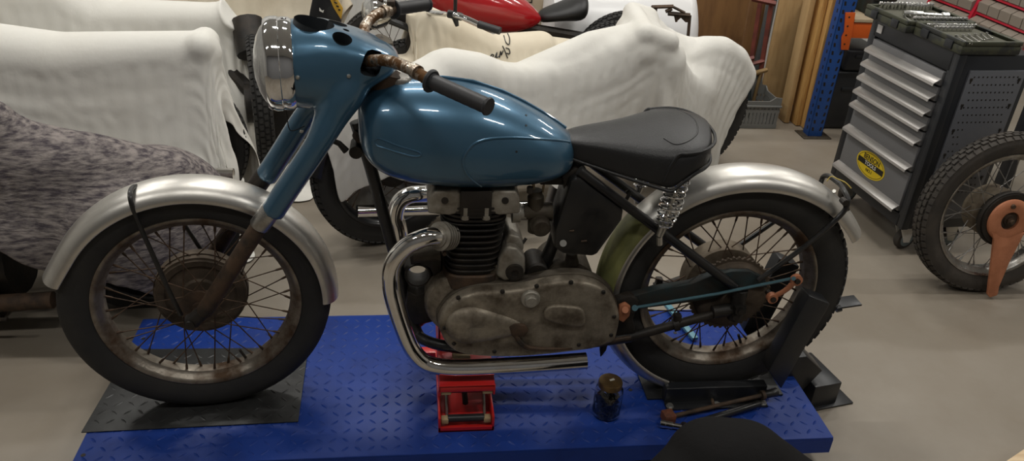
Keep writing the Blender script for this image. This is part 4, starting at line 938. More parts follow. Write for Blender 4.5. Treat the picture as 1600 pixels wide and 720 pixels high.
b = B(); b.prism([W(494, -30, yk), W(512, -12, yk), W(533, 33, yk), W(528, 60, yk), W(478, 60, yk), W(484, 18, yk)], (0, .05, 0), .004); b.box((W(510, 60, yk).x, yk+.03, (W(510, 60, yk).z+FZ)/2), (.06, .04, W(510, 60, yk).z-FZ)); b.obj('panel_body', M['dark_bike'], ft)
b = B(); b.prism([W(512, -10, yk-.01), W(527, -2, yk-.01), W(536, 13, yk-.01), W(533, 31, yk-.01), W(521, 12, yk-.01)], (0, .006, 0), .002); yp = b.obj('yellow_plate', mat('yellow_plate', (.62, .36, .04), .5), ft, label='yellow plate with small dark marks')
for k in range(4):
    b = B(); a_ = W(519+3.2*k, -3+6*k, yk-.012); c_ = W(524+2.6*k, 0+5.2*k, yk-.012); b.tube([a_, c_], .0035, 6); b.obj('dark_mark', M['dark_bike'], yp)
b = B(); b.prism([W(499, 12, yk-.004), W(503, 17, yk-.004), W(506, 16, yk-.004), W(505, 20, yk-.004), W(499, 17, yk-.004)], (0, .004, 0)); b.obj('white_mark', M['sheet'], ft)

# ---- red motorcycle behind
yr = 2.45
rb_ = thing('red_motorcycle', 'glossy red fuel tank and black seat of the motorcycle at the back', 'motorcycle', (.35, yr, FZ))
c0, c1 = W(846, 30, yr), W(705, -22, yr)
axr = (c0-c1); rg = []
for t_, r_ in ((0, .006), (.03, .035), (.12, .08), (.3, .125), (.5, .15), (.75, .16), (.95, .13), (1.02, .08), (1.04, .02)):
    c = c0-axr*t_*1.35+V((0, 0, -.0-.07*t_)); rg.append([c+V((0, cos(a)*r_*.95, sin(a)*r_)) for a in [2*pi*j/28 for j in range(28)]])
b = B(); b.loft(rg); b.obj('fuel_tank', mat('glossy_red_paint', (.40, .008, .012), .22, coat=1.), rb_, sub=1, sharp=80)
b = B(); s0, s1 = W(842, 20, yr+.05), W(893, 8, yr+.05)
rg = []
for t_, w_, h_ in ((0, .03, .02), (.08, .07, .035), (.4, .10, .04), (.8, .12, .05), (1.15, .13, .07), (1.4, .12, .07), (1.48, .06, .04)):
    c = s0.lerp(s1, t_)+V((0, 0, -.02)); rg.append([c+V((0, cos(a)*w_, sin(a)*h_)) for a in [2*pi*j/20 for j in range(20)]])
b.loft(rg); b.obj('seat', M['leather'], rb_, sub=1, sharp=80)
for x in (-.25, 1.05): simple_wheel(rb_, V((x, yr+.05, FZ+.32)), .0)
b = B(); b.tube([V((-.25, yr+.05, .2)), V((.0, yr+.02, c1.z-.05))], .03, 10); b.tube([V((.2, yr, .12)), V((.55, yr, .12))], .13, 14); b.tube([V((.1, yr, c1.z-.16)), V((1.0, yr, .35))], .03, 10); b.obj('frame_and_engine', M['oily'], rb_)

# ---- blanket at the far left over a dark motorcycle
yl = .62
t1 = W(130, 208, yl); t0 = W(20, 165, yl-.05); t2 = W(250, 245, yl)
px = Prox()
px.cap((t1.x-.02, yl+.0, t1.z-.13), (t2.x, yl+.04, t2.z-.12), .115, .10); px.cap((t1.x-.0, yl, t1.z-.14), (t0.x-.1, yl, t0.z-.20), .115, .13)
px.cap((t0.x-.10, yl-.02, t0.z-.08), (t0.x-.7, yl, t0.z-.02), .075, .14); px.cap((t2.x, yl+.04, t2.z-.14), (t2.x+.10, yl+.06, t2.z-.23), .10, .06)
px.cap((t1.x-.8, yl, .18), (t2.x-.0, yl+.03, .14), .17)
wLc = V((W(238, 440, yl).x, yl+.05, FZ+.27)); px.cap(wLc+V((-.05, -.03, .04)), wLc+V((.02, .03, .03)), .255); px.cap(wLc+V((-.45, -.02, .03)), wLc+V((-.1, 0, .04)), .24)
Pl = drape(px, -1.45, yl, 1.62, .94, .85, nx=88, ny=60, ang=.04, seed=8)
bl_ = cloth_obj(Pl, 'blanket', M['blanket'], 'mottled grey wool blanket over the dark motorcycle behind the front wheel', 'blanket', th=.005)
bL = thing('covered_motorcycle', 'dark motorcycle with black tyres under the mottled grey blanket', 'motorcycle', (-1.5, yl, FZ))
wLc = V((W(238, 440, yl).x, yl+.05, FZ+.27)); simple_wheel(bL, wLc, .08, r=.27); simple_wheel(bL, V((-2.25, yl, FZ+.31)), 0, r=.31)
b = B(); b.tube([V((-2.0, yl, .10)), V((-1.45, yl+.02, .10))], [.15, .14], 16); b.tube([V((-1.9, yl-.1, .02)), V((-1.5, yl-.1, .02))], .08, 12); b.obj('engine', M['oily'], bL)
b = B(); b.tube([V((-2.0, yl-.18, .0)), V((-1.3, yl-.16, .03))], .028, 14); b.tube([V((-2.1, yl-.20, -.02)), V((-1.42, yl-.22, .0))], .006, 8); b.obj('exhaust', M['rust'], bL)
b = B(); b.tube([V((-1.38, yl+.0, .25)), V((-1.02, yl+.03, .22)), V((-.9, yl+.05, .2))], .016, 10); b.tube([V((-1.9, yl, .35)), V((-1.35, yl, .30))], .06, 10); b.obj('frame', M['black_paint'], bL)
b = B(); q = [Z(0, 497, FZ+.02), Z(0, 462, FZ+.06), Z(26, 462, FZ+.06)]; b.prism(q, (0, 0, -.015), .002); b.obj('step_plate', M['rust'], bL)

# ---- black cloth heap at the near edge
yk = -.62
t = W(1136, 671, yk)
px = Prox(); px.cap((t.x-.01, yk, t.z-.105), (t.x+.05, yk-.01, t.z-.104), .095); px.cap((t.x+.05, yk-.01, t.z-.105), (t.x+.16, yk-.04, t.z-.16), .095, .08); px.cap((t.x-.01, yk, t.z-.108), (t.x-.12, yk-.05, t.z-.17), .09, .08); px.cap((t.x+.03, yk-.05, t.z-.28), (t.x+.03, yk-.05, FZ), .15, .18)
Pk = drape(px, t.x+.03, yk-.05, .98, .95, t.z+.05, nx=72, ny=72, ang=.3, seed=9, crease=.14)
cloth_obj(Pk, 'black_cloth', mat('black_fabric', (.0125, .012, .012), .95, bump=.6, bscale=26, spec=.1), 'black cloth heaped at the near edge of the picture before the lift', 'cloth', th=.004)
# ============================================================ right-hand side
def quadbox(name, pts, d, m, bev=.002, **k):
    b = B(); b.prism(pts, d, bev); return b.obj(name, m, **k)
# ---- tool trolley; its drawers face left, its pegboard side faces the camera
cA = Z(1408, 359, FZ+.125); cF = Z(1297, 270, FZ+.125)
ex = V((cF.x-cA.x, cF.y-cA.y, 0)); TW = ex.length; ex.normalize()           # along the drawer front, away from the camera
ez = V((0, 0, 1)); ey = V((ex.y, -ex.x, 0))                                   # into the trolley (towards +x)
if ey.x < 0: ey = -ey
TD = .34; BZ = FZ+.125
TH = .765-BZ
tr = thing('tool_trolley', 'dark grey tool trolley with grey drawers and a round-cornered yellow sticker', 'tool trolley', (cA+ey*TD/2+ex*TW/2)*1.0)
tr.location = ((cA+ey*TD/2+ex*TW/2).x, (cA+ey*TD/2+ex*TW/2).y, FZ)
def TP(a, d, z): p = cA+ex*a+ey*d; return V((p.x, p.y, BZ+z))    # a along the front, d depth behind the front, z above the bottom
RT = Matrix((ex, ey, ez)).transposed()
M['tr_dark'] = mat('anthracite_trolley', (.016, .018, .022), .42); M['tr_grey'] = mat('grey_drawer_paint', (.17, .17, .175), .4); M['tr_lip'] = mat('drawer_lip_top_lit', (.46, .44, .42), .38, .55)  # lip paler than the drawers: light from above put into its colour
M['peg'] = mat('grey_pegboard', (.12, .125, .14), .42)
def tbox(b, a0, a1, d0, d1, z0, z1, bev=.002):
    c = TP((a0+a1)/2, (d0+d1)/2, (z0+z1)/2); b.box(c, (a1-a0, d1-d0, z1-z0), RT, bev); return b
b = B(); tbox(b, 0, TW, .02, TD, 0, TH, .006); tbox(b, 0, .045, 0, .03, 0, TH, .004); tbox(b, TW-.045, TW, 0, .03, 0, TH, .004); tbox(b, .03, TW-.03, 0, .03, 0, .055); tbox(b, .03, TW-.03, 0, .03, TH-.075, TH); tbox(b, -.004, .02, -.004, .03, 0, TH, .004)
b.obj('body', M['tr_dark'], tr)
zz = TH-.080; hs = [.058]*5+[.106, .168]
hs = [h*(TH-.08-.06)/sum(hs) for h in hs]
for i, h in enumerate(hs):
    z1 = zz; z0 = zz-h; zz = z0
    b = B(); tbox(b, .05, TW-.05, -.006, .03, z0+.004, z1-.004, .002); dr = b.obj('drawer', M['tr_grey'], tr)
    lip = .012
    b = B(); prof = [(-.004, z0+.032), (-.010, z0+.031), (-.036, z0+.015), (-.037, z0+.003), (-.034, z0+.003), (-.033, z0+.012), (-.004, z0+.024)]
    b.prism([TP(.048, d, z) for d, z in prof], ex*(TW-.096), .0006, 1); b.obj('handle_strip', M['tr_lip'], dr)
    if i == 6:
        zc = (z0+z1)/2+.012; cc_ = TP(TW*.52, -.0065, zc); n_ = -ey
        def ov(rx, rz, dd, nn=40): return [cc_+ex*(-0)+V((0, 0, 0))+ex*cos(2*pi*k/nn)*rx+ez*sin(2*pi*k/nn)*rz+n_*dd for k in range(nn)]
        RX, RZ = .105, .057
        st = B(); st.prism(ov(RX, RZ, .0003), n_*.0006); sk = st.obj('sticker', mat('sticker_yellow', (.76, .55, .015), .4), dr, label='oval yellow sticker reading BENSON TOOLS NO.1')
        blk = mat('sticker_black', (.012, .011, .008), .5)
        b = B(); inner = ov(RX*.90, RZ*.86, .0011); outer = ov(RX*.925, RZ*.90, .0011); b.loft([[p for p in outer], [p for p in inner]], caps=False); b.obj('ring', blk, sk)
        b = B(); hz = .0125; RX_ = RX; q = [(-RX*.885, -hz), (RX*.885, -hz), (RX*.885, hz), (-RX*.885, hz)]
        b.prism([cc_+ex*x+ez*z+n_*.001 for x, z in q], n_*.0005); b.obj('band', blk, sk)
        def text(s, size, x, z, m, sx=1., name='lettering', curve=0.):
            cu = bpy.data.curves.new('lettering', 'FONT'); cu.body = s; cu.size = size; cu.align_x = 'CENTER'; cu.align_y = 'CENTER'; cu.extrude = .0002; cu.offset = size*.018
            o = bpy.data.objects.new('tmp', cu); COL.objects.link(o); bpy.context.view_layer.update()
            me = bpy.data.meshes.new_from_object(o.evaluated_get(bpy.context.evaluated_depsgraph_get())); bpy.data.objects.remove(o)
            # the reader stands in front (-ey side): reading direction runs towards the camera end reversed
            rd = -ex
            for v in me.vertices:
                X_ = v.co.x*sx; p = cc_+rd*(x+X_)+ez*(z+v.co.y*(1+curve*(1-(X_/.06)**2)))+n_*(.0018+v.co.z); v.co = p
            me.materials.clear(); me.materials.append(m); ob = bpy.data.objects.new(name, me); COL.objects.link(ob); attach(ob, sk); return ob
        text('BENSON', .031, 0, .0265, blk, 1.0, curve=.12); text('TOOLS', .023, 0, 0, M['sheet'], 1.15); text('NO.1', .019, 0, -.028, blk, 1.1)
b = B(); tbox(b, TW-.085, TW-.05, -.004, .002, TH-.055, TH-.02, .001); b.obj('white_label', mat('white_label', (.7, .68, .66), .5), tr, label='small white label')
# pegboard side
b = B(); tbox(b, -.010, .002, .06, TD-.03, .05, TH-.06, .002); pass
b.cur = 1
rows = 17
for i in range(rows):
    z = TH-.085-i*.031
    for j in range(14):
        if rows*.38 < i < rows*.62 and 1 < j: continue
        d = .085+j*.0195+(.0098 if i % 2 else 0)
        if d < TD-.055 and z > .07: b.add([TP(-.0106, d+sx*.0032, z+sz*.0032) for sx, sz in ((-1, -1), (1, -1), (1, 1), (-1, 1))], [(0, 1, 2, 3)])
pg = b.obj('pegboard', [M['peg'], M['oily']], tr)
for i in range(5):
    for j in range(2):
        z = TH-.095-i*.105; d = .075 if j == 0 else TD-.05
        if z < .08: continue
        b = B(); tbox(b, -.012, -.009, d-.006, d+.006, z-.006, z+.006, .001); tbox(b, -.012, -.009, d-.003, d+.003, z-.016, z-.004, .001); b.obj('key_slot', M['oily'], pg)
# castors
for a_, d_ in ((.06, .06), (TW-.06, .06), (.06, TD-.06), (TW-.06, TD-.06)):
    cs = part('castor', tr); c = TP(a_, d_, 0); wc = V((c.x+.02, c.y, FZ+.05))
    b = B(); b.lathe([(.0, -.016), (.03, -.016), (.046, -.014), (.05, -.008), (.05, .008), (.046, .014), (.03, .016), (0, .016)], o=wc, ax=(.25, -1, 0), seg=28); b.obj('castor_wheel', M['rubber_dusty'], cs)
    b = B(); b.lathe([(.0, -.018), (.026, -.018), (.034, -.0165), (.034, .0165), (.026, .018), (0, .018)], o=wc, ax=(.25, -1, 0), seg=24); b.obj('wheel_centre', mat('grey_castor_centre', (.16, .20, .21), .5), cs)
    b = B()
    for s in (-1, 1):
        o_ = V((.0, s*.022, 0)); b.prism([c+o_+V((-.035, 0, .002)), c+o_+V((.035, 0, .002)), V((wc.x+.014, c.y, wc.z-.012))+o_, V((wc.x-.014, c.y, wc.z-.012))+o_], (0, s*.003, 0), .001)
    b.box(c+V((0, 0, -.004)), (.075, .05, .008), None, .001); b.obj('fork', mat('castor_fork_zinc', (.66, .64, .60), .5, .2) if a_ < .1 and d_ < .1 else M['zinc'], cs)

# ---- two olive tool trays on the trolley, with the tools lying in them
M['olive'] = mat('olive_camouflage_plastic', (.055, .058, .035), .55, col2=(.022, .024, .022), nscale=14, lo=.48, hi=.54)
M['olive_in'] = mat('olive_foam', (.085, .083, .06), .8)
TZ = TH+.001
trays = []
for k, (a0, a1, lab) in enumerate(((-.010, TW*.49, 'olive camouflage tool tray at the near corner of the trolley top'), (TW*.50, TW+.01, 'olive camouflage tool tray at the far end of the trolley top'))):
    ty = thing('tool_tray', lab, 'tool tray', TP((a0+a1)/2, TD/2, TZ), 'tool trays on the trolley')
    d0, d1 = ((-.012, .25), (-.045, .275))[k]
    b = B(); tbox(b, a0, a1, d0, d1, TZ, TZ+.034, .006); b.obj('tray_base', M['olive'], ty)
    b = B(); tbox(b, a0, a1, d0, d0+.014, TZ+.034, TZ+.052, .004); tbox(b, a0, a1, d1-.014, d1, TZ+.034, TZ+.052, .004); tbox(b, a0, a0+.014, d0+.014, d1-.014, TZ+.034, TZ+.052, .004); tbox(b, a1-.014, a1, d0+.014, d1-.014, TZ+.034, TZ+.052, .004); b.obj('tray_rim', M['olive'], ty)
    b = B(); tbox(b, a0+.014, a1-.014, d0+.014, d1-.014, TZ+.033, TZ+.037, .001); b.obj('foam_insert', M['olive_in'], ty)
    for q in (.25, .75):
        aa = a0+(a1-a0)*q; b = B(); tbox(b, aa-.022, aa+.022, d0-.006, d0+.002, TZ+.008, TZ+.04, .002); b.obj('latch', M['tr_dark'], ty)
    trays.append((a0, a1, d0, d1, ty))
ZT = TZ+.0372
M['tool'] = mat('bright_tool_steel', (.72, .72, .70), .22, 1.)
def socket_at(a, d, r, h, label, grp):
    b = B(); o_ = TP(a, d, ZT); b.lathe([(0, h*.55), (r*.68, h*.55), (r*.7, h-.001), (r*.9, h), (r, h-.002), (r, h*.45), (r*.86, h*.38), (r*.86, .001), (r*.8, 0), (0, 0)], o=o_, ax=(0, 0, 1), seg=14)
    b.obj('socket', M['tool'], top=(label, 'socket', grp))
def spanner_at(a, d, ang, L_, label, grp):
    b = B(); c = TP(a, d, ZT+.0045); u = (ex*cos(ang)+ey*sin(ang)); v = (ex*-sin(ang)+ey*cos(ang)); w = L_*.03; hd = L_*.07
    b.prism([c-u*L_/2-v*w, c+u*L_/2-v*w, c+u*L_/2+v*w, c-u*L_/2+v*w], (0, 0, .004), .001)
    b.lathe([(hd*.55, -.0035), (hd, -.0035), (hd, .0045), (hd*.55, .0045)], o=c+u*(L_/2+hd*.6)+V((0, 0, .0015)), ax=(0, 0, 1), seg=18, closed=True)
    e = c-u*(L_/2+hd*.4); b.prism([e+u*hd-v*hd*.5, e-v*hd, e-u*hd*.9-v*hd*.9, e-u*hd*.8-v*hd*.45, e-u*hd*.05-v*hd*.4, e-u*hd*.05+v*hd*.4, e-u*hd*.8+v*hd*.45, e-u*hd*.9+v*hd*.9, e+v*hd, e+u*hd+v*hd*.5], (0, 0, .0055), .0005)
    b.obj('spanner', M['tool'], top=(label, 'spanner', grp))
fa0, fa1, fd0, fd1, _ = trays[1]; na0, na1, nd0, nd1, _ = trays[0]
for k in range(15): socket_at(fa1-.035-.004*(k % 2), fd0+.045+k*.018, .0085+.0001*(k % 5), .030, 'chrome socket standing in the far row of the far tool tray', 'far row of sockets')
for k in range(14): socket_at(fa0+.030, fd0+.05+k*.0185, .0083, .026, 'small chrome socket standing in the near row of the far tool tray', 'near row of sockets in the far tray')
for k in range(7): socket_at(fa1-.075, fd0+.15+k*.0155, .0075, .034, 'taller chrome socket in the middle row of the far tool tray', 'middle row of sockets')
for k in range(7): spanner_at(fa0+.075+.004*k, fd0+.05+k*.03, .35, .085+.006*k, 'chrome spanner lying at the drawer side of the far tool tray', 'spanners in the far tray')
b = B(); p0, p1 = TP(fa0+.135, fd0+.07, ZT+.014), TP(fa0+.10, fd0+.26, ZT+.014); d = (p1-p0).normalized(); b.tube([p0, p0+d*.02, p0+d*.08, p0+d*.085, p1-d*.03, p1-d*.028, p1], [.010, .0135, .0125, .008, .008, .014, .014], 14); b.obj('ratchet', M['tool'], top=('chrome ratchet handle across the middle of the far tool tray', 'ratchet'))
for k in range(16): socket_at(na1-.036, nd0+.03+k*.0145, .0062, .016, 'tiny chrome bit standing in the long row of the near tool tray', 'row of bits in the near tray')
for k in range(9): socket_at(na1-.085, nd0+.03+k*.020, .0085, .020, 'small chrome socket in the short row of the near tool tray', 'short row of sockets in the near tray')
for k in range(6): spanner_at(na0+.055+.012*k, nd0+.04+k*.033, .2+.05*k, .10-.005*k, 'chrome spanner lying in the near tool tray', 'spanners in the near tray')

# ---- spare wheel leaning by the trolley
sc_ = W(1559, 331, .705); lean = -.10
sp = thing('spare_wheel', 'spare spoked wheel with a copper coloured brake arm standing on the floor at the right', 'wheel', (sc_.x, sc_.y, FZ))
SM = Matrix.Translation(V((sc_.x, sc_.y, FZ+.327))) @ Matrix.Rotation(-.02, 4, 'Z') @ Matrix.Rotation(lean, 4, 'X')
wheel(sp, SM, .327, .045, .2545, M['rubber_dusty'], M['rim_clean'], M['spoke_clean'], 'block',
      [('hub', [[(.02, -.05), (.05, -.04), (.05, .06), (.02, .06)], ], M['drum']), ('brake_drum', [[(.02, .085), (.09, .085), (.10, .07), (.10, .0), (.09, -.01), (.03, -.015)]], M['drum_light']),
       ('sprocket_drum', [[(.088, -.066), (.104, -.066), (.104, -.058), (.108, -.058), (.112, -.054), (.112, -.046), (.106, -.044), (.106, -.03), (.05, -.028), (.05, -.06), (.088, -.06)]], M['oily'])],
      hub_r=(.1, .098), hub_y=(-.035, .03))
b = B(); b.lathe([(.036, -.076), (.042, -.079), (.06, -.082), (.075, -.080), (.084, -.074), (.086, -.066), (.036, -.066)], seg=40, closed=True); b.xf(SM); arm = b.obj('brake_plate', M['copper'], sp, label='copper coloured brake plate')
b = B(); pa = [(-.066, -.045), (-.046, -.075), (-.022, -.19), (.002, -.315), (.016, -.328), (.042, -.319), (.045, -.309), (.040, -.28), (.050, -.17), (.068, -.07), (.072, -.045), (.0, -.06)]
b.prism([V((x, -.081, z)) for x, z in pa], (0, .012, 0), .002); b.xf(SM); b.obj('torque_arm', M['copper'], sp, label='long copper coloured arm reaching the floor')
b = B(); b.lathe([(0, -.072), (.02, -.072), (.022, -.066), (.036, -.066)], seg=20); b.tube([V((0, -.094, 0)), V((0, -.06, 0))], .009, 12); b.tube([V((0, -.084, 0)), V((0, -.076, 0))], .015, 6); b.xf(SM); b.obj('axle', M['rust'], sp)
b = B(); b.lathe([(0, -.088), (.008, -.088), (.010, -.080), (.010, -.07)], o=(-.012, 0, .062), seg=14); b.xf(SM); b.obj('cam_spindle', M['rust'], arm)

# ---- blue pallet-rack upright with an orange beam
f0 = Z(1262, 214, FZ); f1 = Z(1293, 214, FZ); rw = .085
rk = thing('rack_upright', 'blue punched steel rack upright with an orange beam end, left of the tool trolley', 'rack', (f0.x+.04, f0.y+.03, FZ))
M['rack'] = mat('blue_rack_paint', (.014, .075, .30), .42); M['orange'] = mat('orange_beam_paint', (.62, .105, .012), .45)
H_ = 1.6
b = B(); b.box((f0.x+rw/2, f0.y+.002, FZ+H_/2), (rw, .004, H_), None, .001); b.box((f0.x+.002, f0.y+.035, FZ+H_/2), (.004, .07, H_), None, .001); b.box((f0.x+rw-.002, f0.y+.035, FZ+H_/2), (.004, .07, H_), None, .001); b.cur = 1
for i in range(34):
    z = FZ+.05+i*.045
    for s in (-1, 1):
        x = f0.x+rw/2+s*.022+(.004 if s > 0 else -.004); k = .004*s
        b.add([V((x-.006, f0.y-.0006, z+.011)), V((x+.006, f0.y-.0006, z+.011)), V((x+.006-k, f0.y-.0006, z-.011)), V((x-.006-k, f0.y-.0006, z-.011))], [(0, 1, 2, 3)])
    b.add([V((f0.x-.0006, f0.y+.03+u, z+v)) for u, v in ((-.006, -.01), (.006, -.01), (.006, .01), (-.006, .01))], [(0, 1, 2, 3)])
b.obj('column', [M['rack'], M['oily']], rk)
b = B(); b.box((f0.x+.045, f0.y+.03, FZ+.003), (.17, .13, .006), None, .001); b.obj('foot_plate', M['cast_dark'], rk)
oc_ = W(1330, 48, f0.y-.02)
b = B(); b.prism([W(1322, 20, f0.y-.012), W(1337, 20, f0.y-.012), W(1331, 54, f0.y-.012), W(1326, 78, f0.y-.012), W(1315, 78, f0.y-.012), W(1316, 58, f0.y-.012), W(1320, 50, f0.y-.012)], (0, .012, 0), .001); be = b.obj('beam_end_plate', M['orange'], rk)
q0, q1 = W(1333, 35, f0.y), W(1350, 60, f0.y)
b = B(); b.box(((q0.x+2.60)/2, f0.y+.02, (q0.z+q1.z)/2), (2.60-q0.x, .045, abs(q0.z-q1.z)), None, .003); b.obj('beam', M['orange'], rk)
for k in range(4):
    p = W(1327-2.5*k, 27+14*k, f0.y-.0125); b = B(); b.disc(p, (0, 1, 0), .005, 10, .001); b.obj('rivet', M['oily'], be)
sh = q0.z+.002
b = B(); b.box(((q0.x+2.60)/2, f0.y+.38, sh+.010), (2.60-q0.x, .78, .018), None, .002); b.obj('shelf_board', M['oily'] if False else mat('shelf_chipboard', (.45, .36, .24), .7), rk)
# dark goods on and under the shelf
for (x, y, z, sx, sy, sz, nm, lab, m_) in ((2.40, .30, FZ, .30, .34, .36, 'storage_case', 'black case on the floor under the rack shelf, behind the trolley', M['black_steel']), (2.42, .24, FZ+.362, .22, .26, .13, 'storage_case', 'smaller black case lying on the black case under the rack shelf', M['tr_dark'])):
    b = B(); b.box((x, f0.y+y, z+sz/2+.001), (sx, sy, sz), None, .02, 3); b.box((x, f0.y+y-sy/2-.004, z+sz*.7), (.12, .012, .02), None, .004); b.obj(nm, m_, top=(lab, 'case'))
for k, (x, w_, m_, lab) in enumerate((((q0.x+2.60)/2, .14, M['guard'], 'dark blue-black bin on the rack shelf above the far tool tray'),)):
    b = B(); bz = sh+.021; b.box((x, f0.y+.2, bz+.06), (w_, .28, .12), None, .012); b.box((x, f0.y+.055, bz+.10), (w_*.9, .02, .03), None, .005); b.obj('parts_bin', m_, top=(lab, 'bin'))

# ---- red parts organisers behind the trolley
M['org_red'] = mat('red_organiser', (.50, .012, .035), .4); M['clearbin'] = mat('cloudy_clear_plastic', (.40, .345, .285), .3, trans=.35)
def organiser(name, o_, u, w, rows, cols, hgt, lab, rake=.25):
    t = thing(name, lab, 'parts organiser', o_, 'red parts organisers'); up = (V((0, 0, 1))+V((u.y, -u.x, 0))*-rake).normalized(); n_ = u.cross(up).normalized()
    if n_.dot(CAM-o_) < 0: n_ = -n_
    fb_ = B(); th = .02
    fb_.prism([o_-u*th, o_+up*hgt-u*th, o_+up*hgt, o_], -n_*.14, .002); fb_.prism([o_+u*w, o_+up*hgt+u*w, o_+up*hgt+u*(w+th), o_+u*(w+th)], -n_*.14, .002)
    for r in range(rows+1):
        z = hgt*r/rows; fb_.prism([o_+up*(z-.005), o_+up*(z-.005)+u*w, o_+up*(z+.006)+u*w, o_+up*(z+.006)], -n_*.14, .001)
    fb_.prism([o_-n_*.14, o_-n_*.14+u*w, o_-n_*.14+u*w+up*hgt, o_-n_*.14+up*hgt], -n_*.004)
    fb_.obj('frame', M['org_red'], t)
    rs = random.Random(5)
    for r in range(rows):
        for c in range(cols):
            a0, a1 = w*c/cols+.003, w*(c+1)/cols-.003; z0, z1 = hgt*r/rows+.008, hgt*(r+1)/rows-.010
            p = [o_+u*a0+up*z0, o_+u*a1+up*z0, o_+u*a1+up*(z1)-n_*.0, o_+u*a0+up*z1]
            b = B(); f = n_*.018
            b.add([p[0]+f*.3, p[1]+f*.3, p[1]+up*(z1-z0)*.62+f, p[0]+up*(z1-z0)*.62+f, p[2]-n_*.01, p[3]-n_*.01, p[0]-n_*.12, p[1]-n_*.12, p[2]-n_*.12, p[3]-n_*.12],
                  [(0, 1, 2, 3), (3, 2, 4, 5), (0, 3, 5, 9, 6), (1, 7, 8, 4, 2), (0, 6, 7, 1), (6, 9, 8, 7), (5, 4, 8, 9)])
            dr_ = b.obj('drawer', M['clearbin'], t, sharp=20)
    return t
zL = .60
def unit(pa, pb, rows, cols, hgt, lab):
    A_, C_ = Z(*pa, zL), Z(*pb, zL); u = C_-A_; w = u.length; organiser('parts_organiser', A_, u/w, w, rows, cols, hgt, lab); return A_, C_
pL, pR = unit((1510, 46), (1594, 84), 4, 5, .36, 'red parts organiser with clear drawers at the right edge, nearest the trolley')
p1, p2 = unit((1443, 20), (1502, 44), 4, 3, .34, 'red parts organiser with clear drawers behind the far tool tray')
u_ = (pR-p1).normalized(); n_b = V((-u_.y, u_.x, 0))
if n_b.dot(CAM-p1) > 0: n_b = -n_b
bn = thing('workbench', 'dark workbench carrying the red organisers behind the trolley', 'workbench', ((p1.x+pR.x)/2, (p1.y+pR.y)/2+.2, FZ))
q = [p1-u_*.08-n_b*.03, pR+u_*.25-n_b*.03, pR+u_*.25+n_b*.4, p1-u_*.08+n_b*.4]
b = B(); b.prism([V((p.x, p.y, zL-.055)) for p in q], (0, 0, .047), .003); b.obj('bench_top', M['tr_dark'], bn)
for i, p in enumerate(q):
    c = sum(q, V((0, 0, 0)))/4; p = p.lerp(c, .1); b = B(); b.box((p.x, p.y, (zL-.058+FZ)/2), (.05, .05, zL-.058-FZ), None, .003); b.obj('leg', M['tr_dark'], bn)

# ---- plywood sheets and boards
M['ply'] = mat('pale_plywood', (.60, .40, .19), .55, col2=(.48, .30, .13), nscale=3.5, stretch=(6, 6, .8)); M['ply_brown'] = mat('brown_plywood', (.28, .145, .055), .6, col2=(.20, .10, .04), nscale=3.0, stretch=(5, 5, 1)); M['lumber'] = mat('yellow_lumber', (.66, .40, .14), .55, col2=(.46, .23, .07), nscale=6, stretch=(14, 14, .8))
g0 = Z(1190, 196, FZ); g1 = Z(1236, 203, FZ)
def board(name, x0, x1, y, th, h, m, lab, cat, lean=.06, rz=0., grp=None):
    b = B(); b.box((0, 0, h/2), (x1-x0, th, h), None, .002); Mx = Matrix.Translation(V(((x0+x1)/2, y, FZ+.001+abs(th*math.sin(lean))/2)) ) @ Matrix.Rotation(rz, 4, 'Z') @ Matrix.Rotation(-lean, 4, 'X'); b.xf(Mx); return b.obj(name, m, top=(lab, cat, grp))
yw = 2.62
board('plywood_sheet', W(1188, 150, 2.82).x, W(1250, 150, 2.82).x, 2.82, .018, 1.5, M['ply'], 'pale plywood sheet leaning on the wall left of the blue rack', 'plywood', .05)
for k, (a_, c_, m_, l_) in enumerate(((1232, 1245, M['ply'], 'pale thick board on edge beside the plywood sheet'), (1245, 1252, M['lumber'], 'narrow yellow board in the middle of the upright boards'), (1252, 1262, M['lumber'], 'yellow board next to the blue rack upright'))):
    A_, C_ = Z(a_, 199, FZ), Z(c_, 204, FZ); board('timber_board', A_.x, max(C_.x, A_.x+.025), yw-.09-.045*k, .09, 1.5, m_, l_, 'board', .045)
bL_, bR_ = W(1080, 40, 3.36), W(1165, 60, 3.36)
board('plywood_sheet', bL_.x-.02, bR_.x, 3.36, .02, 1.5, M['ply_brown'], 'large brown plywood sheet behind the white tank and the grey crate', 'plywood', .05)
bR_ = W(1160, 60, 2.95); board('plywood_sheet', bR_.x, W(1190, 60, 2.9).x, 2.92, .02, 1.5, M['ply_brown'], 'narrow brown plywood strip behind the rusty red frame', 'plywood', .05)
b = B(); x_ = W(1192, 40, 2.88).x; b.box((x_+.02, 2.87, FZ+.75), (.05, .04, 1.5), None, .004); b.obj('steel_post', mat('grey_steel_post', (.10, .11, .115), .45), top=('dark grey steel post behind the rusty red frame', 'post'))
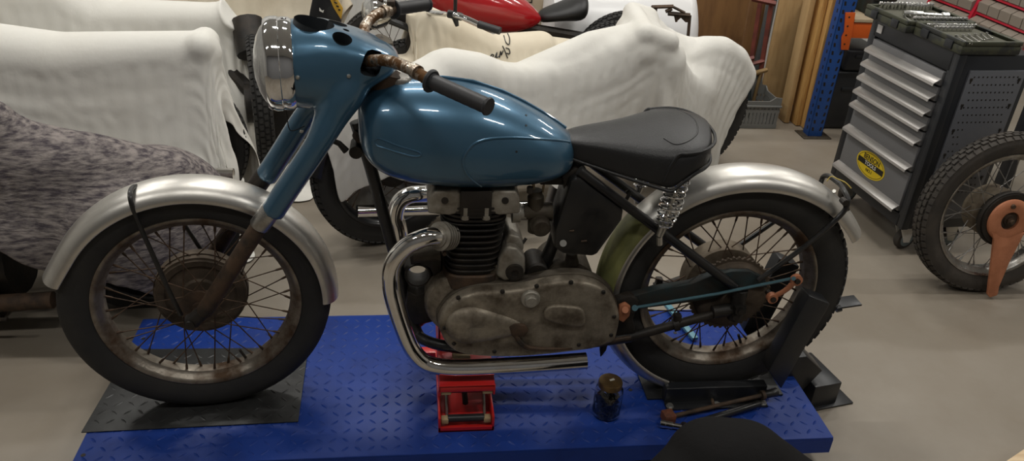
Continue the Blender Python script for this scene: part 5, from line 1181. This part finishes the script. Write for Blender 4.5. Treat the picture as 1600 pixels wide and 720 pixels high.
# ---- rusty red frame
M['redox'] = mat('red_oxide_paint', (.20, .045, .03), .55, col2=(.12, .03, .022), nscale=12)
yf = 2.70
rf_ = thing('tube_rack', 'rusty red steel tube frame standing over the grey crate', 'frame', (W(1190, 60, yf).x, yf, FZ))
A_, B_ = W(1198, -60, yf+.05), W(1173, 102, yf+.05); b = B(); dn = (B_-A_).normalized(); b.tube([A_, B_+dn*((B_.z-FZ)/-dn.z if dn.z else 0)*1.0], .016, 4); b.obj('upright', M['redox'], rf_, sharp=20)
A_, B_ = W(1216, -60, yf-.01), W(1191, 118, yf-.01); dn = (B_-A_).normalized(); b = B(); b.tube([A_, V((B_.x, B_.y, FZ+.012))], .016, 4); b.obj('upright', M['redox'], rf_, sharp=20)
for p_, q_ in (((1122, 104), (1178, 90)), ((1122, 114), (1194, 95))):
    b = B(); b.tube([W(*p_, yf), W(*q_, yf-.02)], .013, 4); b.obj('cross_rail', M['redox'], rf_, sharp=20)
b = B(); b.tube([W(1175, -2, yf), W(1212, 6, yf-.04)], .015, 4); b.obj('cross_rail', M['redox'], rf_, sharp=20)
b = B(); c = W(1192, 112, yf-.035); b.tube([c, c+V((0, -.008, 0))], .009, 14); b.obj('white_cap', M['sheet'], rf_, label='white plastic cap')
# ---- rusty bracket frame before the white tank
ybk = 2.3
kf = thing('rusty_bracket', 'rusty brown steel bracket in front of the white tank, above the large sheet', 'bracket', (W(1060, 60, ybk).x, ybk, FZ))
for pts, r_ in (([(1018, 11), (1052, 10)], .010), ([(1052, 11), (1070, 20)], .007), ([(1044, 21), (1078, 24)], .012), ([(1040, 18), (1050, 14)], .010), ([(1055, 24), (1057, 34)], .007)):
    b = B(); b.tube([W(*p, ybk) for p in pts], r_, 4); b.obj('rail', M['rust'], kf, sharp=20)
b = B(); a_ = W(1078, 24, ybk); e_ = W(1074, 70, ybk); b.tube([a_, e_, V((e_.x, e_.y, FZ))], .009, 4); b.obj('leg', M['rust'], kf, sharp=20)
b = B(); b.prism([W(1052, 23, ybk), W(1078, 23, ybk), W(1077, 35, ybk), W(1071, 35, ybk), W(1064, 28, ybk), W(1057, 34, ybk)], (0, .006, 0), .001); b.obj('gusset', M['rust'], kf)
b = B(); e_ = W(1025, 11, ybk); b.tube([e_, V((e_.x, e_.y+.1, FZ))], .010, 4); b.obj('leg', M['rust'], kf, sharp=20)
# ---- white tank
e_ = W(1080, 20, 2.90); cz = FZ+.40; 
wt = thing('white_tank', 'white enamelled cylindrical tank with a rounded end at the back wall', 'tank', (e_.x-.5, 2.94, FZ))
b = B(); prof = [(0, 0), (.12, -.004), (.25, -.02), (.325, -.05), (.345, -.075), (.35, -.10), (.35, -.85), (.34, -.90), (.25, -.94), (0, -.95)]
b.lathe(prof, o=V((e_.x+.012, 2.94, cz)), ax=(1, 0, 0), seg=56); b.obj('shell', mat('white_enamel', (.80, .80, .80), .28), wt, sharp=50)
for dx_ in (.25, .75): b = B(); b.box((e_.x-dx_, 2.94, FZ+.05), (.08, .42, .10), None, .004); b.obj('foot', M['tr_dark'], wt)
# ---- small cardboard-ish box with a frame symbol behind the red tank
p = W(832, 2, 2.85); b = B(); b.box((p.x, 2.88, (p.z+.12+FZ)/2), (.16, .12, p.z+.12-FZ), None, .004)
bxo = b.obj('cardboard_box', mat('tan_cardboard', (.40, .33, .23), .7), top=('tall tan carton behind the red fuel tank', 'box'))
q = W(825, 4, 2.815); b = B(); b.box((q.x-.0, 2.8185, q.z+.02), (.05, .002, .045)); fm = b.obj('printed_frame', M['dark_bike']); attach(fm, bxo); fm.matrix_parent_inverse = Matrix.Translation(-V(bxo.location))
b = B(); b.box((q.x, 2.8165, q.z+.02), (.036, .002, .031)); f2 = b.obj('printed_centre', bxo.data.materials[0]); attach(f2, bxo); f2.matrix_parent_inverse = Matrix.Translation(-V(bxo.location))
# ---- grey crate with things in it
k0, k1 = Z(1146, 196, FZ), Z(1206, 199, FZ)
cw, cd, chh = .36, .24, .20
kx1 = k1.x+.015; kx0 = kx1-cw; ky0 = k1.y-.02
M['crate'] = mat('grey_crate_plastic', (.155, .155, .145), .6)
cr = thing('plastic_crate', 'grey slotted plastic crate between the large sheet and the plywood', 'crate', ((kx0+kx1)/2, ky0+cd/2, FZ))
def slat_wall(b, p0, u, w, h0, h1f, n_):
    # wall of vertical slats between a bottom band, a middle band and a top rim
    t_ = n_*.008
    def q(a0, a1, z0, z1): b.prism([p0+u*a0+V((0, 0, z0)), p0+u*a1+V((0, 0, z0)), p0+u*a1+V((0, 0, z1)), p0+u*a0+V((0, 0, z1))], t_)
    q(0, w, 0, .025); q(0, w, .095, .115); k = int(w/.022)
    for i in range(k):
        a = w*i/k; q(a, a+w/k*.68, .025, .095)
    for i in range(k):
        a = w*i/k; q(a, a+w/k*.72, .115, .135)
    top = [(0, .135), (w, .135)]+h1f
    b.prism([p0+u*a+V((0, 0, z)) for a, z in top], t_)
b = B()
slat_wall(b, V((kx0, ky0, FZ+.002)), V((1, 0, 0)), cw, 0, [(cw, .185), (cw*.9, .19), (cw*.8, .165), (cw*.2, .165), (cw*.1, .19), (0, .185)], V((0, 1, 0)))
slat_wall(b, V((kx0, ky0+cd-.008, FZ+.002)), V((1, 0, 0)), cw, 0, [(cw, .185), (cw*.92, .19), (cw*.85, .265), (cw*.15, .265), (cw*.1, .19), (0, .185)], V((0, 1, 0)))
slat_wall(b, V((kx0, ky0+.008, FZ+.002)), V((0, 1, 0)), cd-.016, 0, [(cd-.016, .185), (cd*.5, .165), (0, .185)], V((1, 0, 0)))
slat_wall(b, V((kx1-.008, ky0+.008, FZ+.002)), V((0, 1, 0)), cd-.016, 0, [(cd-.016, .185), (cd*.8, .165), (cd*.2, .165), (0, .185)], V((1, 0, 0)))
b.obj('crate_walls', M['crate'], cr, sharp=25)
b = B(); b.box(((kx0+kx1)/2, ky0+cd/2, FZ+.006), (cw-.018, cd-.018, .008)); b.obj('crate_floor', M['crate'], cr)
b = B()
for yy in (ky0-.006, ky0+cd-.004): b.box(((kx0+kx1)/2, yy+.003, FZ+.137), (cw+.012, .012, .012), None, .003)
b.obj('crate_ridge', M['crate'], cr)
b = B(); c = V((kx0+.24, ky0+.17, FZ+.011)); b.tube([c, c+V((-.04, .02, .24)), c+V((-.07, .03, .25))], [.03, .028, .03], 10); b.tube([c+V((-.03, -.02, .2)), c+V((-.10, -.03, .22))], .02, 10); b.obj('machine_part', M['guard'], top=('dark green-black metal part standing in the grey crate', 'machine part'))
b = B(); c = V((kx0+.28, ky0+.21, FZ+.011)); b.tube([c, c+V((.02, .015, .26))], .010, 10); b.tube([c+V((-.02, .01, .255)), c+V((.055, .02, .275))], [.016, .014], 10); b.obj('hammer', mat('brass_brown', (.30, .2, .09), .45, .5), top=('small brass-brown hammer sticking up out of the grey crate', 'hammer'))

# ============================================================ room
fl = mat('polished_concrete', (.265, .232, .188), .44, col2=(.205, .170, .128), nscale=1.6, lo=.35, hi=.7, rough2=.52, det=8, bump=.04, bscale=8)
N_ = fl.node_tree; 
b = B(); b.box((.6, .2, FZ-.05), (9.6, 7.6, .1)); struct('floor', b, fl)
wm = mat('white_wall_panel', (.62, .62, .60), .55)
b = B(); xs0, xs1 = -4.2, 5.4; b.box((.6, 3.62, 1.6), (9.6, .05, 3.45))
x = xs0
while x < xs1-.1: b.prism([V((x, 3.596, FZ)), V((x+.012, 3.584, FZ)), V((x+.05, 3.584, FZ)), V((x+.062, 3.596, FZ))], (0, 0, 3.4)); x += .125
struct('wall_back', b, wm, 20)
wg = mat('grey_wall_paint', (.42, .41, .39), .7)
b = B(); b.box((-4.22, .2, 1.6), (.05, 7.0, 3.45)); struct('wall_left', b, wg)
b = B(); b.box((5.42, .2, 1.6), (.05, 7.0, 3.45)); struct('wall_right', b, wg)
b = B(); b.box((.6, -3.4, 1.6), (9.6, .05, 3.45)); struct('wall_front', b, mat('dark_roller_door', (.16, .16, .165), .6))
b = B(); b.box((.6, .2, 3.36), (9.6, 7.4, .05)); struct('ceiling', b, mat('pale_ceiling', (.55, .55, .54), .7))

# ---- ceiling battens: the lamps of the workshop
tubem = mat('lamp_diffuser', (.9, .9, .9), .4, emit=(1., .97, .92, 10.))
def batten(x, y, L_, power, lab):
    t = thing('ceiling_light', lab, 'ceiling light', (x, y, 3.27), 'ceiling lights')
    b = B(); b.box((x, y, 3.315), (L_, .10, .035), None, .004); b.obj('housing', wg, t)
    b = B(); b.box((x, y, 3.29), (L_-.04, .07, .016), None, .004); b.obj('diffuser', tubem, t)
    l = bpy.data.lights.new('ceiling_light', 'AREA'); l.shape = 'RECTANGLE'; l.size = L_; l.size_y = .09; l.energy = power; l.color = (1., .975, .925); l.cycles.is_caustics_light = False
    lo_ = bpy.data.objects.new('tube_lamp', l); COL.objects.link(lo_); lo_.location = (x, y, 3.275); attach(lo_, t); lo_.matrix_parent_inverse = Matrix.Translation(-V(t.location))
names = 'long white ceiling light batten overhead'
for x in (-2.4, -.4, 1.6, 3.6):
    for y, pw in ((2.5, 18.5), (.9, 19.5), (-1.5, 14)):
        batten(x, y, .72, pw, names)
w = bpy.data.worlds.new('world'); SC.world = w; w.use_nodes = True; w.node_tree.nodes['Background'].inputs[0].default_value = (.5, .5, .5, 1); w.node_tree.nodes['Background'].inputs[1].default_value = .3
vs = SC.view_settings; vs.view_transform = 'Standard'; vs.look = 'None'; vs.exposure = 0.; vs.gamma = 1.; vs.use_curve_mapping = False
SC.cycles.use_denoising = True; SC.cycles.max_bounces = 10; SC.cycles.transmission_bounces = 8; SC.cycles.sample_clamp_indirect = 4.; SC.cycles.caustics_reflective = False; SC.cycles.caustics_refractive = False
